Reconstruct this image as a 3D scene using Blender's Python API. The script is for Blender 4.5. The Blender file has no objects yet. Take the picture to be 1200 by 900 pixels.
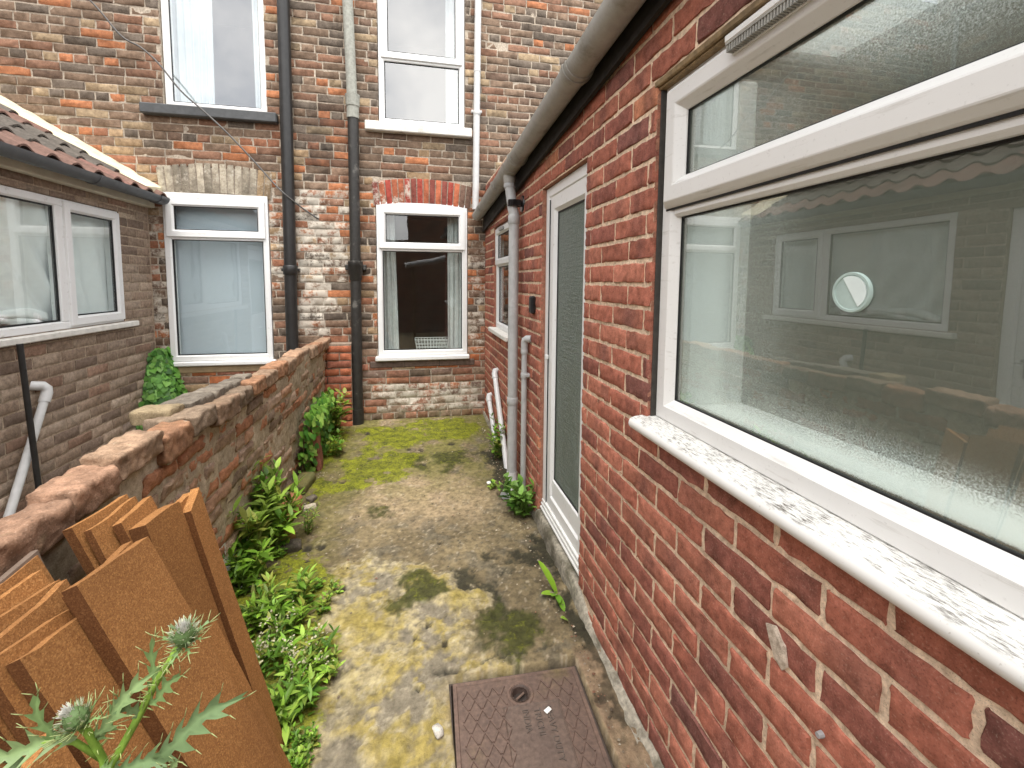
import bpy, math, random
import numpy as np
from mathutils import Vector, Matrix

S = bpy.context.scene
COL = S.collection
RAD = math.radians

# ------------------------------------------------------------------ camera, sky, sun, exposure
cd = bpy.data.cameras.new("camera")
cam = bpy.data.objects.new("camera", cd)
COL.objects.link(cam)
S.camera = cam
cd.sensor_width = 36.0
cd.lens = 36.0 * 525.9 / 1200.0
cd.shift_x = 0.0
cd.shift_y = -(450.0 - 374.05) / 1200.0
cd.clip_start = 0.02
cd.clip_end = 500.0
_r = Vector((0.97708038, -0.21272173, 0.00796231))
_d = Vector((-0.00984923, -0.08254086, -0.99653901))
_f = Vector((0.21264272, 0.97362029, -0.0827442))
M = Matrix(((_r.x, -_d.x, -_f.x, 0), (_r.y, -_d.y, -_f.y, 0), (_r.z, -_d.z, -_f.z, 1.4505), (0, 0, 0, 1)))
cam.matrix_world = M

SUN_EL, SUN_AZ = 72.0, 186.0      # azimuth clockwise from +Y (the house end of the yard)
w = bpy.data.worlds.new("World")
S.world = w
w.use_nodes = True
wt = w.node_tree
bg = wt.nodes["Background"]
bg.inputs[1].default_value = 0.14
sky = wt.nodes.new("ShaderNodeTexSky")
sky.sky_type = 'NISHITA'
sky.sun_disc = False
sky.sun_elevation = RAD(SUN_EL)
sky.sun_rotation = RAD(SUN_AZ)
sky.air_density = 1.0
sky.dust_density = 2.0
hs = wt.nodes.new("ShaderNodeHueSaturation")
hs.inputs['Saturation'].default_value = 0.42
wt.links.new(sky.outputs[0], hs.inputs['Color'])
tcw = wt.nodes.new("ShaderNodeTexCoord")
cn = wt.nodes.new("ShaderNodeTexNoise")
cn.inputs['Scale'].default_value = 2.6
cn.inputs['Detail'].default_value = 7
cn.inputs['Roughness'].default_value = 0.58
wt.links.new(tcw.outputs['Generated'], cn.inputs['Vector'])
cr = wt.nodes.new("ShaderNodeMapRange")
cr.inputs[1].default_value = 0.38
cr.inputs[2].default_value = 0.62
cr.clamp = True
wt.links.new(cn.outputs[0], cr.inputs[0])
cmx = wt.nodes.new("ShaderNodeMix")
cmx.data_type = 'RGBA'
wt.links.new(cr.outputs[0], cmx.inputs[0])
wt.links.new(hs.outputs[0], cmx.inputs[6])
cmx.inputs[7].default_value = (11.6, 11.4, 11.1, 1)
wt.links.new(cmx.outputs[2], bg.inputs[0])

sd = bpy.data.lights.new("sun", 'SUN')
sun = bpy.data.objects.new("sun", sd)
COL.objects.link(sun)
sd.energy = 1.5
sd.angle = RAD(30)
sd.color = (1.0, 0.97, 0.92)
sun.location = (-6, -8, 12)
_sdir = Vector((math.sin(RAD(SUN_AZ)) * math.cos(RAD(SUN_EL)), math.cos(RAD(SUN_AZ)) * math.cos(RAD(SUN_EL)), math.sin(RAD(SUN_EL))))
sun.rotation_euler = _sdir.to_track_quat('Z', 'Y').to_euler()

S.view_settings.view_transform = 'Standard'
S.view_settings.look = 'None'
S.view_settings.gamma = 1.0
S.view_settings.use_curve_mapping = False
S.view_settings.exposure = 1.34
S.render.engine = 'CYCLES'
S.cycles.use_denoising = True
S.cycles.max_bounces = 10
S.cycles.transparent_max_bounces = 16
S.cycles.sample_clamp_indirect = 6.0

# ------------------------------------------------------------------ noise for geometry
def _hash(ix, iy, iz, seed):
    h = (ix.astype(np.int64) * 374761393 + iy.astype(np.int64) * 668265263 + iz.astype(np.int64) * 2147483647 + seed * 1274126177) & 0xFFFFFFFF
    h = ((h ^ (h >> 13)) * 1274126177) & 0xFFFFFFFF
    h = (h ^ (h >> 16)) & 0xFFFFFFFF
    return h / 4294967295.0

def vnoise(p, seed=0):
    p = np.asarray(p, float)
    i = np.floor(p)
    f = p - i
    f = f * f * (3 - 2 * f)
    x, y, z = i[..., 0], i[..., 1], i[..., 2]
    def c(a, b, d):
        return _hash(x + a, y + b, z + d, seed)
    fx, fy, fz = f[..., 0], f[..., 1], f[..., 2]
    l = lambda a, b, t: a + (b - a) * t
    return l(l(l(c(0,0,0), c(1,0,0), fx), l(c(0,1,0), c(1,1,0), fx), fy),
             l(l(c(0,0,1), c(1,0,1), fx), l(c(0,1,1), c(1,1,1), fx), fy), fz)

def fbm(p, scale, octv=4, seed=0, rough=0.5):
    p = np.asarray(p, float) * scale
    a, s, t = 1.0, 0.0, 0.0
    for o in range(octv):
        s = s + a * vnoise(p + 17.3 * o, seed + o)
        t += a
        a *= rough
        p = p * 2.03
    return s / t            # 0..1, mean .5

def sstep(a, b, x):
    t = np.clip((np.asarray(x, float) - a) / (b - a), 0, 1)
    return t * t * (3 - 2 * t)

# ------------------------------------------------------------------ object helpers
def tag(o, label=None, cat=None, group=None, kind=None):
    if label: o["label"] = label
    if cat: o["category"] = cat
    if group: o["group"] = group
    if kind: o["kind"] = kind
    return o

def thing(name, label, cat, loc=(0, 0, 0), group=None):
    o = bpy.data.objects.new(name, None)
    COL.objects.link(o)
    o.location = loc
    o.empty_display_size = 0.1
    return tag(o, label, cat, group)

def root_loc(o):
    v = Vector((0, 0, 0))
    while o is not None:
        v = v + o.location
        o = o.parent
    return v

class Frame:
    """local (u, v, n): u to the viewer's right, v up, n towards the viewer"""
    def __init__(s, o, u, n):
        s.o = np.array(o, float); s.u = np.array(u, float); s.n = np.array(n, float); s.v = np.array((0, 0, 1.0))
    def __call__(s, p):
        p = np.asarray(p, float)
        return s.o + p[..., 0:1] * s.u + p[..., 1:2] * s.v + p[..., 2:3] * s.n

class MB:
    def __init__(s, frame=None):
        s.V = []; s.F = []; s.C = []; s.K = []; s.n = 0; s.fr = frame; s.flat = False
    def add(s, verts, faces, col=None, msk=None):
        v = np.asarray(verts, float).reshape(-1, 3)
        if s.fr is not None: v = s.fr(v)
        s.V.append(v)
        b = s.n
        s.F.extend([tuple(int(i) + b for i in f) for f in faces])
        m = len(v)
        if col is None: col = (1, 1, 1)
        s.C.append(np.broadcast_to(np.asarray(col, float), (m, 3)).copy())
        s.K.append(np.broadcast_to(np.asarray((0, 0, 0) if msk is None else msk, float), (m, 3)).copy())
        s.n += m
        return s
    def box(s, a, b, bev=0.0, col=None, msk=None):
        a = np.minimum(a, b) if False else np.array([min(x, y) for x, y in zip(a, b)], float); b2 = np.array([max(x, y) for x, y in zip(a, b)], float)
        b = b2
        if bev <= 0:
            v = [(x, y, z) for z in (a[2], b[2]) for y in (a[1], b[1]) for x in (a[0], b[0])]
            f = [(0,2,3,1),(4,5,7,6),(0,1,5,4),(2,6,7,3),(0,4,6,2),(1,3,7,5)]
            return s.add(v, f, col, msk)
        e = min(bev, 0.49 * float(np.min(b - a)))
        v = []; idx = {}
        for sx in (0, 1):
            for sy in (0, 1):
                for sz in (0, 1):
                    c = np.array([(a, b)[sx][0], (a, b)[sy][1], (a, b)[sz][2]])
                    d = np.array([1 - 2 * sx, 1 - 2 * sy, 1 - 2 * sz]) * e
                    for ax in range(3):
                        q = c + d; q[ax] = c[ax]
                        idx[(sx, sy, sz, ax)] = len(v); v.append(q)
        f = []
        cyc = {0: [(0,0),(1,0),(1,1),(0,1)]}
        for ax in range(3):
            for side in (0, 1):
                loop = []
                for (p, q) in [(0,0),(1,0),(1,1),(0,1)]:
                    k = [0, 0, 0]; k[ax] = side; k[(ax+1) % 3] = p; k[(ax+2) % 3] = q
                    loop.append(idx[(*k, ax)])
                f.append(tuple(loop if side else loop[::-1]))
        for ax in range(3):
            o1, o2 = (ax+1) % 3, (ax+2) % 3
            for p in (0, 1):
                for q in (0, 1):
                    k0 = [0,0,0]; k1 = [0,0,0]; k0[ax]=0; k1[ax]=1
                    for k in (k0, k1): k[o1]=p; k[o2]=q
                    l = (idx[(*k0,o1)], idx[(*k1,o1)], idx[(*k1,o2)], idx[(*k0,o2)])
                    f.append(l if (p == q) else l[::-1])
        for sx in (0,1):
            for sy in (0,1):
                for sz in (0,1):
                    l = tuple(idx[(sx,sy,sz,ax)] for ax in range(3))
                    f.append(l if (sx+sy+sz) % 2 else l[::-1])
        return s.add(v, f, col, msk)
    def tube(s, pts, r, seg=14, col=None, caps=True):
        P = [Vector(p) for p in pts]
        n = len(P)
        R = r if hasattr(r, '__len__') else [r] * n
        T = []
        for i in range(n):
            t = (P[min(i+1, n-1)] - P[max(i-1, 0)]); T.append(t.normalized() if t.length > 1e-9 else Vector((0,0,1)))
        a = T[0].orthogonal().normalized()
        v = []
        for i in range(n):
            a = (a - a.dot(T[i]) * T[i]).normalized()
            b = T[i].cross(a)
            for k in range(seg):
                an = 2 * math.pi * k / seg
                v.append(P[i] + R[i] * (math.cos(an) * a + math.sin(an) * b))
        f = []
        for i in range(n - 1):
            for k in range(seg):
                k2 = (k+1) % seg
                f.append((i*seg+k, i*seg+k2, (i+1)*seg+k2, (i+1)*seg+k))
        if caps:
            f.append(tuple(range(seg))[::-1]); f.append(tuple((n-1)*seg + k for k in range(seg)))
        return s.add([tuple(q) for q in v], f, col)
    def ring(s, u0, u1, v0, v1, prof, col=None):
        """mitred frame: prof = [(inset, n), ...] swept round a rectangle"""
        v = []
        for (i, n) in prof:
            v += [(u0+i, v0+i, n), (u1-i, v0+i, n), (u1-i, v1-i, n), (u0+i, v1-i, n)]
        f = []
        for k in range(len(prof) - 1):
            for j in range(4):
                j2 = (j+1) % 4
                f.append((k*4+j, k*4+j2, (k+1)*4+j2, (k+1)*4+j))
        return s.add(v, f, col)
    def grid(s, P, col=None, msk=None, flip=False):
        h, ww = P.shape[:2]
        f = []
        for i in range(h - 1):
            for j in range(ww - 1):
                q = (i*ww+j, i*ww+j+1, (i+1)*ww+j+1, (i+1)*ww+j)
                f.append(q[::-1] if flip else q)
        c = None if col is None else np.asarray(col).reshape(-1, 3) if np.ndim(col) > 1 else col
        m = None if msk is None else np.asarray(msk).reshape(-1, 3) if np.ndim(msk) > 1 else msk
        return s.add(P.reshape(-1, 3), f, c, m)
    def sheet(s, P, th, nrm=(0, 0, 1), col=None):
        """grid given a thickness along nrm"""
        h, ww = P.shape[:2]
        Q = P - np.asarray(nrm, float) * th
        v = np.concatenate([P.reshape(-1, 3), Q.reshape(-1, 3)]); o = h * ww
        f = []
        for i in range(h - 1):
            for j in range(ww - 1):
                q = (i*ww+j, i*ww+j+1, (i+1)*ww+j+1, (i+1)*ww+j)
                f.append(q); f.append(tuple(k + o for k in q[::-1]))
        for i in range(h - 1):
            for j in (0, ww - 1):
                q = (i*ww+j, (i+1)*ww+j, (i+1)*ww+j+o, i*ww+j+o); f.append(q if j == 0 else q[::-1])
        for j in range(ww - 1):
            for i in (0, h - 1):
                q = (i*ww+j, i*ww+j+1, i*ww+j+1+o, i*ww+j+o); f.append(q[::-1] if i == 0 else q)
        return s.add(v, f, col)
    def build(s, name, mat, parent=None, smooth=False, label=None, sharp=None):
        V = np.concatenate(s.V)
        if parent is not None:
            V = V - np.array(root_loc(parent))
        me = bpy.data.meshes.new(name)
        me.from_pydata(V.tolist(), [], s.F)
        for nm, arr in (("col", s.C), ("msk", s.K)):
            a = me.color_attributes.new(nm, 'FLOAT_COLOR', 'POINT')
            d = np.ones((len(V), 4)); d[:, :3] = np.concatenate(arr)
            a.data.foreach_set("color", d.ravel())
        if smooth:
            me.polygons.foreach_set("use_smooth", [True] * len(me.polygons))
        me.materials.append(mat)
        me.update()
        if sharp is not None:
            me.set_sharp_from_angle(angle=RAD(sharp))
        o = bpy.data.objects.new(name, me)
        COL.objects.link(o)
        if parent is not None: o.parent = parent
        if label: o["label"] = label
        return o

# ------------------------------------------------------------------ material helpers
class NT:
    def __init__(s, name):
        s.m = bpy.data.materials.new(name); s.m.use_nodes = True
        s.t = s.m.node_tree; s.t.nodes.clear()
        s.out = s.t.nodes.new("ShaderNodeOutputMaterial")
        g = s.t.nodes.new("ShaderNodeNewGeometry"); s.pos = g.outputs['Position']; s.back = g.outputs['Backfacing']
    def put(s, inp, v):
        if v is None: return
        if isinstance(v, bpy.types.NodeSocket): s.t.links.new(v, inp)
        else:
            if hasattr(v, '__len__') and len(v) == 3 and inp.type == 'RGBA': v = (*v, 1)
            inp.default_value = v
    def noise(s, scale, detail=4, rough=0.55, vec=None, dist=0.0, out=0):
        n = s.t.nodes.new("ShaderNodeTexNoise")
        n.inputs['Scale'].default_value = scale; n.inputs['Detail'].default_value = detail
        n.inputs['Roughness'].default_value = rough; n.inputs['Distortion'].default_value = dist
        s.put(n.inputs['Vector'], s.pos if vec is None else vec)
        return n.outputs[out]
    def vor(s, scale, vec=None, feature='F1', out=0):
        n = s.t.nodes.new("ShaderNodeTexVoronoi"); n.feature = feature
        n.inputs['Scale'].default_value = scale
        s.put(n.inputs['Vector'], s.pos if vec is None else vec)
        return n.outputs[out]
    def mul3(s, k, vec=None):
        n = s.t.nodes.new("ShaderNodeVectorMath"); n.operation = 'MULTIPLY'
        s.put(n.inputs[0], s.pos if vec is None else vec); n.inputs[1].default_value = k
        return n.outputs[0]
    def math(s, op, a, b=None, clamp=False):
        n = s.t.nodes.new("ShaderNodeMath"); n.operation = op; n.use_clamp = clamp
        s.put(n.inputs[0], a)
        if b is not None: s.put(n.inputs[1], b)
        return n.outputs[0]
    def map(s, v, a, b, c=0.0, d=1.0):
        n = s.t.nodes.new("ShaderNodeMapRange"); n.clamp = True
        s.put(n.inputs[0], v)
        for i, x in enumerate((a, b, c, d)): n.inputs[i+1].default_value = x
        return n.outputs[0]
    def mix(s, f, a, b, blend='MIX'):
        n = s.t.nodes.new("ShaderNodeMix"); n.data_type = 'RGBA'; n.blend_type = blend
        s.put(n.inputs[0], f); s.put(n.inputs[6], a); s.put(n.inputs[7], b)
        return n.outputs[2]
    def attr(s, name):
        n = s.t.nodes.new("ShaderNodeAttribute"); n.attribute_name = name
        return n.outputs['Color']
    def sep(s, c):
        n = s.t.nodes.new("ShaderNodeSeparateColor"); s.put(n.inputs[0], c)
        return n.outputs
    def sepxyz(s, c=None):
        n = s.t.nodes.new("ShaderNodeSeparateXYZ"); s.put(n.inputs[0], s.pos if c is None else c)
        return n.outputs
    def bump(s, h, strength=0.5, dist=0.01, normal=None):
        n = s.t.nodes.new("ShaderNodeBump"); n.inputs['Strength'].default_value = strength; n.inputs['Distance'].default_value = dist
        s.put(n.inputs['Height'], h)
        if normal is not None: s.put(n.inputs['Normal'], normal)
        return n.outputs[0]
    def pbr(s, col, rough=0.6, normal=None, metal=0.0, spec=0.4, **k):
        n = s.t.nodes.new("ShaderNodeBsdfPrincipled")
        s.put(n.inputs['Base Color'], col); s.put(n.inputs['Roughness'], rough)
        s.put(n.inputs['Metallic'], metal); s.put(n.inputs['Specular IOR Level'], spec)
        if normal is not None: s.put(n.inputs['Normal'], normal)
        for a, b in k.items(): s.put(n.inputs[a], b)
        return n.outputs[0]
    def node(s, typ, **k):
        n = s.t.nodes.new(typ)
        for a, b in k.items(): s.put(n.inputs[a], b)
        return n.outputs[0]
    def mixs(s, f, a, b):
        n = s.t.nodes.new("ShaderNodeMixShader"); s.put(n.inputs[0], f); s.put(n.inputs[1], a); s.put(n.inputs[2], b)
        return n.outputs[0]
    def done(s, sh):
        s.t.links.new(sh, s.out.inputs['Surface']); return s.m

def m_brick(name, fine=1.0, bump=0.6):
    """brick or mortar: per-brick colour in 'col'; 'msk' = old paint, soot, algae"""
    a = NT(name)
    k = a.sep(a.attr("msk"))
    n1 = a.noise(38 * fine, 8, 0.62); n2 = a.noise(260 * fine, 6, 0.6); n3 = a.noise(9, 10, 0.68); n4 = a.noise(5.0, 6, 0.6)
    c = a.mix(1.0, a.attr("col"), a.mix(a.map(n1, 0.3, 0.72), (0.60, 0.57, 0.56), (1.32, 1.32, 1.34)), 'MULTIPLY')
    c = a.mix(a.map(n2, 0.55, 0.66, 0, 0.62), c, a.mix(0.62, c, (0.02, 0.016, 0.014)))
    c = a.mix(a.map(n2, 0.43, 0.31, 0, 0.55), c, a.mix(0.40, c, (0.7, 0.55, 0.42)))
    n5 = a.noise(1.0, 6, 0.65, a.mul3((25, 25, 120)))
    c = a.mix(a.map(n5, 0.60, 0.72, 0, 0.30), c, (0.05, 0.035, 0.03))
    soot = a.math('MULTIPLY', a.map(a.math('ADD', n4, k[1]), 0.85, 1.35), 0.86)
    c = a.mix(soot, c, (0.03, 0.027, 0.024))
    alg = a.math('MULTIPLY', a.map(a.math('ADD', n3, k[2]), 0.85, 1.3), 0.75)
    c = a.mix(alg, c, (0.12, 0.135, 0.055))
    pn = a.math('ADD', a.math('MULTIPLY', n3, 0.7), a.math('MULTIPLY', n1, 0.3))
    pn = a.math('ADD', a.math('MULTIPLY', pn, 0.8), a.math('MULTIPLY', a.noise(75, 6, 0.7), 0.2))
    pf = a.map(a.math('ADD', pn, k[0]), 0.98, 1.06)
    c = a.mix(a.math('MULTIPLY', pf, 0.9), c, a.mix(n4, (0.46, 0.41, 0.33), (0.62, 0.575, 0.50)))
    h = a.math('ADD', a.math('MULTIPLY', n1, 0.7), a.math('MULTIPLY', n2, 0.35))
    h = a.math('ADD', h, a.math('MULTIPLY', pf, 0.12))
    return a.done(a.pbr(c, 0.9, a.bump(h, bump, 0.006), spec=0.25))

def m_upvc(name, col=(0.80, 0.80, 0.79), dirt=0.5, rough=0.32, streak=(30, 30, 30), thr=0.60):
    a = NT(name)
    n = a.noise(1.0, 8, 0.65, a.mul3(streak)); f = a.noise(120, 5, 0.6); g = a.noise(3, 5)
    c = a.mix(a.map(n, thr, thr + 0.16, 0, dirt), col, (0.33, 0.30, 0.24))
    c = a.mix(a.map(f, 0.62, 0.8, 0, dirt * 0.7), c, (0.25, 0.23, 0.2))
    c = a.mix(a.map(g, 0.45, 0.75, 0, 0.10), c, (0.5, 0.47, 0.40))
    return a.done(a.pbr(c, a.map(n, 0.3, 0.8, rough, rough + 0.3), a.bump(g, 0.05, 0.004), spec=0.45))

def m_sill(name):
    """weathered white board: grey flaking streaks along its length on the top"""
    a = NT(name)
    n = a.noise(1.0, 9, 0.75, a.mul3((260, 40, 60)))
    big = a.noise(5.0, 4)
    geo = a.t.nodes.new("ShaderNodeNewGeometry")
    up = a.sepxyz(geo.outputs['Normal'])[2]
    f = a.math('MULTIPLY', a.map(a.math('ADD', n, a.math('MULTIPLY', big, 0.35)), 0.665, 0.80), a.map(up, 0.55, 0.95))
    f2 = a.map(a.noise(160, 4), 0.66, 0.74, 0, 0.6)
    c = a.mix(f, (0.72, 0.71, 0.675), (0.12, 0.10, 0.08))
    c = a.mix(f2, c, (0.38, 0.35, 0.3))
    return a.done(a.pbr(c, 0.55, a.bump(a.math('SUBTRACT', 1.0, f), 0.5, 0.002), spec=0.35))

def m_plain(name, col, rough=0.5, var=0.25, scale=40, bump=0.15, metal=0.0, spec=0.4, dirt=None, dthr=0.55):
    a = NT(name)
    n = a.noise(scale, 6, 0.6)
    c = a.mix(a.map(n, 0.3, 0.7), tuple(x * (1 - var) for x in col), tuple(min(1, x * (1 + var)) for x in col))
    if dirt:
        d = a.noise(7, 8, 0.68)
        c = a.mix(a.map(d, dthr, dthr + 0.17, 0, 0.8), c, dirt)
    return a.done(a.pbr(c, rough, a.bump(n, bump, 0.004), metal=metal, spec=spec))

def m_vcol(name, rough=0.8, scale=60, bump=0.3, spec=0.25):
    a = NT(name)
    n = a.noise(scale, 6, 0.62)
    c = a.mix(1.0, a.attr("col"), a.mix(a.map(n, 0.3, 0.7), (0.7, 0.7, 0.7), (1.28, 1.28, 1.28)), 'MULTIPLY')
    return a.done(a.pbr(c, rough, a.bump(n, bump, 0.004), spec=spec))

def m_glass(name, r0ior=1.9, tint=(0.93, 0.96, 0.95), wob=0.02):
    a = NT(name)
    bn = a.bump(a.noise(2.2, 2), wob, 0.05)
    fr = a.t.nodes.new("ShaderNodeFresnel"); fr.inputs['IOR'].default_value = r0ior
    fac = a.math('MULTIPLY', fr.outputs[0], a.math('SUBTRACT', 1.0, a.back))
    gl = a.node("ShaderNodeBsdfGlossy", Color=(1, 1, 1), Roughness=0.0, Normal=bn)
    tr = a.node("ShaderNodeBsdfTransparent", Color=tint)
    return a.done(a.mixs(fac, tr, gl))

def m_frost(name):
    """obscured pane: smooth outside that mirrors the yard, ground inside that scatters"""
    a = NT(name)
    fine = a.noise(900, 2); slow = a.noise(1.6, 2)
    bn = a.bump(slow, 0.012, 0.05)
    fr = a.t.nodes.new("ShaderNodeFresnel"); fr.inputs['IOR'].default_value = 2.25
    fac = a.math('MULTIPLY', fr.outputs[0], a.math('SUBTRACT', 1.0, a.back))
    gl = a.node("ShaderNodeBsdfGlossy", Color=(1, 1, 1), Roughness=0.0, Normal=bn)
    rf = a.node("ShaderNodeBsdfRefraction", Color=(0.95, 1.0, 0.98), Roughness=0.22, IOR=1.2, Normal=a.bump(fine, 0.3, 0.002))
    tr = a.node("ShaderNodeBsdfTransparent", Color=(0.95, 1.0, 0.98))
    df = a.pbr((0.40, 0.44, 0.355), 0.6)
    seed = a.map(a.noise(330, 3, 0.6), 0.40, 0.60, 0.28, 0.80)
    return a.done(a.mixs(fac, a.mixs(0.165, a.mixs(seed, rf, tr), df), gl))

def m_door_glass(name):
    """rolled obscure glass: vertical ripples"""
    a = NT(name)
    n = a.noise(1.0, 4, 0.6, a.mul3((60, 210, 26))); n2 = a.noise(1.0, 3, 0.6, a.mul3((9, 9, 80)))
    bn = a.bump(a.math('ADD', n, a.math('MULTIPLY', n2, 0.5)), 1.0, 0.016)
    fr = a.t.nodes.new("ShaderNodeFresnel"); fr.inputs['IOR'].default_value = 1.5
    fac = a.math('MULTIPLY', fr.outputs[0], a.math('SUBTRACT', 1.0, a.back))
    gl = a.node("ShaderNodeBsdfGlossy", Color=(1, 1, 1), Roughness=0.012, Normal=bn)
    df = a.pbr(a.mix(n, (0.034, 0.070, 0.040), (0.066, 0.120, 0.074)), 0.35, bn)
    return a.done(a.mixs(fac, df, gl))

def m_leaf(name):
    a = NT(name)
    n = a.noise(45, 4)
    c = a.mix(1.0, a.attr("col"), a.mix(n, (0.72, 0.72, 0.72), (1.3, 1.3, 1.3)), 'MULTIPLY')
    p = a.pbr(c, 0.5, spec=0.35)
    t = a.node("ShaderNodeBsdfTranslucent", Color=c)
    return a.done(a.mixs(0.28, p, t))

def m_chip(name, dark=1.0):
    """chipboard: pressed flakes"""
    a = NT(name)
    v = a.vor(470, out=1); sv = a.sep(v)
    v2 = a.sep(a.vor(330, out=1))
    n = a.noise(6, 5); e = a.noise(420, 4, 0.7)
    base = a.mix(n, (0.225, 0.110, 0.037), (0.32, 0.166, 0.058))
    c = a.mix(a.map(sv[0], 0.0, 1.0, 0, 0.9), base, a.mix(sv[1], (0.17, 0.070, 0.02), (0.50, 0.27, 0.095)))
    c = a.mix(a.map(v2[2], 0.85, 0.9, 0, 0.4), c, (0.52, 0.30, 0.12))
    c = a.mix(a.map(e, 0.62, 0.72, 0, 0.6), c, (0.09, 0.035, 0.012))
    c = a.mix(1.0, c, a.attr("col"), 'MULTIPLY')
    c = a.mix(1.0, c, (dark, dark * .8 + .2 * dark * dark, dark * .8 + .2 * dark * dark), 'MULTIPLY')
    st = a.noise(2.3, 5, 0.6)
    c = a.mix(a.map(st, 0.50, 0.68, 0, 0.5), c, a.mix(0.5, c, (0.12, 0.05, 0.02)))
    return a.done(a.pbr(c, 0.85, a.bump(a.math('ADD', sv[2], a.math('MULTIPLY', e, 0.8)), 0.35, 0.0025), spec=0.2))

def m_ground(name):
    a = NT(name)
    n1 = a.noise(30, 8, 0.66); n2 = a.noise(240, 6, 0.65); n3 = a.noise(90, 5, 0.6)
    k = a.sep(a.attr("msk"))          # r moss, g wet, b lichen crust
    c = a.mix(1.0, a.attr("col"), a.mix(a.map(n1, 0.28, 0.72), (0.45, 0.44, 0.42), (1.5, 1.5, 1.5)), 'MULTIPLY')
    c = a.mix(a.map(n2, 0.60, 0.72, 0, 0.6), c, a.mix(0.6, c, (0.03, 0.026, 0.02)))
    c = a.mix(a.map(n2, 0.38, 0.26, 0, 0.5), c, a.mix(0.45, c, (0.62, 0.55, 0.42)))
    mossc = a.mix(a.map(a.math('ADD', a.math('MULTIPLY', n3, .5), a.math('MULTIPLY', a.noise(14, 6, .65), .5)), .38, .62), (0.024, 0.031, 0.003), (0.285, 0.305, 0.010))
    c = a.mix(a.map(a.math('ADD', k[0], a.math('MULTIPLY', a.math('ADD', n3, n1), 0.42)), 0.72, 1.08), c, a.mix(0.86, c, mossc))
    h = a.math('ADD', a.math('MULTIPLY', n1, 0.8), a.math('MULTIPLY', n2, 0.4))
    nrm = a.bump(a.math('ADD', h, a.math('MULTIPLY', a.math('MULTIPLY', n3, k[0]), 1.6)), 0.9, 0.010)
    return a.done(a.pbr(c, 0.85, nrm, spec=0.3))

MT = {}
MT['brick'] = m_brick("facing_brick", 1.0, 0.5)
MT['old'] = m_brick("old_brick", 0.8, 0.9)
MT['rough'] = m_brick("weathered_brick", 0.9, 1.0)
MT['mortar'] = m_brick("mortar", 1.6, 0.7)
MT['upvc'] = m_upvc("white_upvc", (0.75, 0.75, 0.74))
MT['upvc2'] = m_upvc("weathered_white_upvc", (0.73, 0.72, 0.695), 0.6, 0.35, (26, 5, 60), 0.58)
MT['sill'] = m_sill("flaking_white_sill")
MT['glass'] = m_glass("clear_glass", 1.9)
MT['skyglass'] = m_glass("upper_window_glass", 2.7)
MT['frost'] = m_frost("obscure_glass")
MT['doorglass'] = m_door_glass("rippled_glass")
MT['gasket'] = m_plain("black_gasket", (0.012, 0.012, 0.012), 0.6)
MT['reveal_shade'] = m_plain("dark_reveal_shade", (0.045, 0.040, 0.034), 0.8, 0.3, 40, 0.3)  # painted shade of the big window's reveal
MT['greypipe'] = m_plain("grey_plastic_pipe", (0.40, 0.405, 0.40), 0.42, 0.12, 18, 0.08, dirt=(0.22, 0.21, 0.18), dthr=0.6)
MT['gutter'] = m_plain("stained_grey_gutter", (0.36, 0.35, 0.32), 0.5, 0.18, 14, 0.12, dirt=(0.13, 0.115, 0.085), dthr=0.52)
MT['whitepipe'] = m_plain("white_plastic_pipe", (0.56, 0.56, 0.55), 0.4, 0.08, 20, 0.06, dirt=(0.34, 0.31, 0.26), dthr=0.62)
MT['mirrorpipe'] = m_plain("dull_grey_pipe", (0.22, 0.22, 0.215), 0.6, 0.1)
MT['blackpipe'] = m_plain("black_plastic_pipe", (0.022, 0.021, 0.020), 0.38, 0.25, 18, 0.06)
MT['castblack'] = m_plain("flaking_black_cast_iron", (0.028, 0.026, 0.023), 0.5, 0.3, 30, 0.35, dirt=(0.24, 0.225, 0.20), dthr=0.575)
MT['castgrey'] = m_plain("weathered_grey_cast_iron", (0.30, 0.30, 0.26), 0.7, 0.22, 40, 0.4, dirt=(0.13, 0.12, 0.10), dthr=0.55)
MT['darkgutter'] = m_plain("dark_grey_gutter", (0.085, 0.09, 0.095), 0.45, 0.15, 20, 0.06)
MT['cream'] = m_plain("cream_mortar", (0.60, 0.54, 0.38), 0.9, 0.22, 12, 0.6, dirt=(0.30, 0.26, 0.18), dthr=0.57)
MT['creamboard'] = m_plain("cream_painted_board", (0.58, 0.54, 0.42), 0.7, 0.12, 10, 0.2)
MT['slatesill'] = m_plain("dark_grey_painted_stone", (0.075, 0.078, 0.080), 0.6, 0.2, 20, 0.25)
MT['stonesill'] = m_plain("white_painted_stone", (0.66, 0.64, 0.59), 0.75, 0.12, 20, 0.4, dirt=(0.22, 0.20, 0.16), dthr=0.58)
MT['darktimber'] = m_plain("shade_dark_eaves_timber", (0.018, 0.016, 0.014), 0.85, 0.4, 20, 0.4, dirt=(0.12, 0.11, 0.09), dthr=0.6)  # dark timber, blackened so the eaves shadow is part of its colour
MT['lintelwood'] = m_plain("bare_brown_timber", (0.22, 0.15, 0.075), 0.8, 0.4, 60, 0.5, dirt=(0.08, 0.055, 0.03), dthr=0.5)
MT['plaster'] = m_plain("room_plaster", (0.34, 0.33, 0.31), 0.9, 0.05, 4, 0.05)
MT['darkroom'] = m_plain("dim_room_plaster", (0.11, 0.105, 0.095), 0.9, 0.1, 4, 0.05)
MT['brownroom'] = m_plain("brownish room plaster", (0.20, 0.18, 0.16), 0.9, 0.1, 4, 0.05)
MT['whiteboard'] = m_plain("white_gloss_board", (0.82, 0.83, 0.82), 0.4, 0.03, 4, 0.03)
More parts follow.
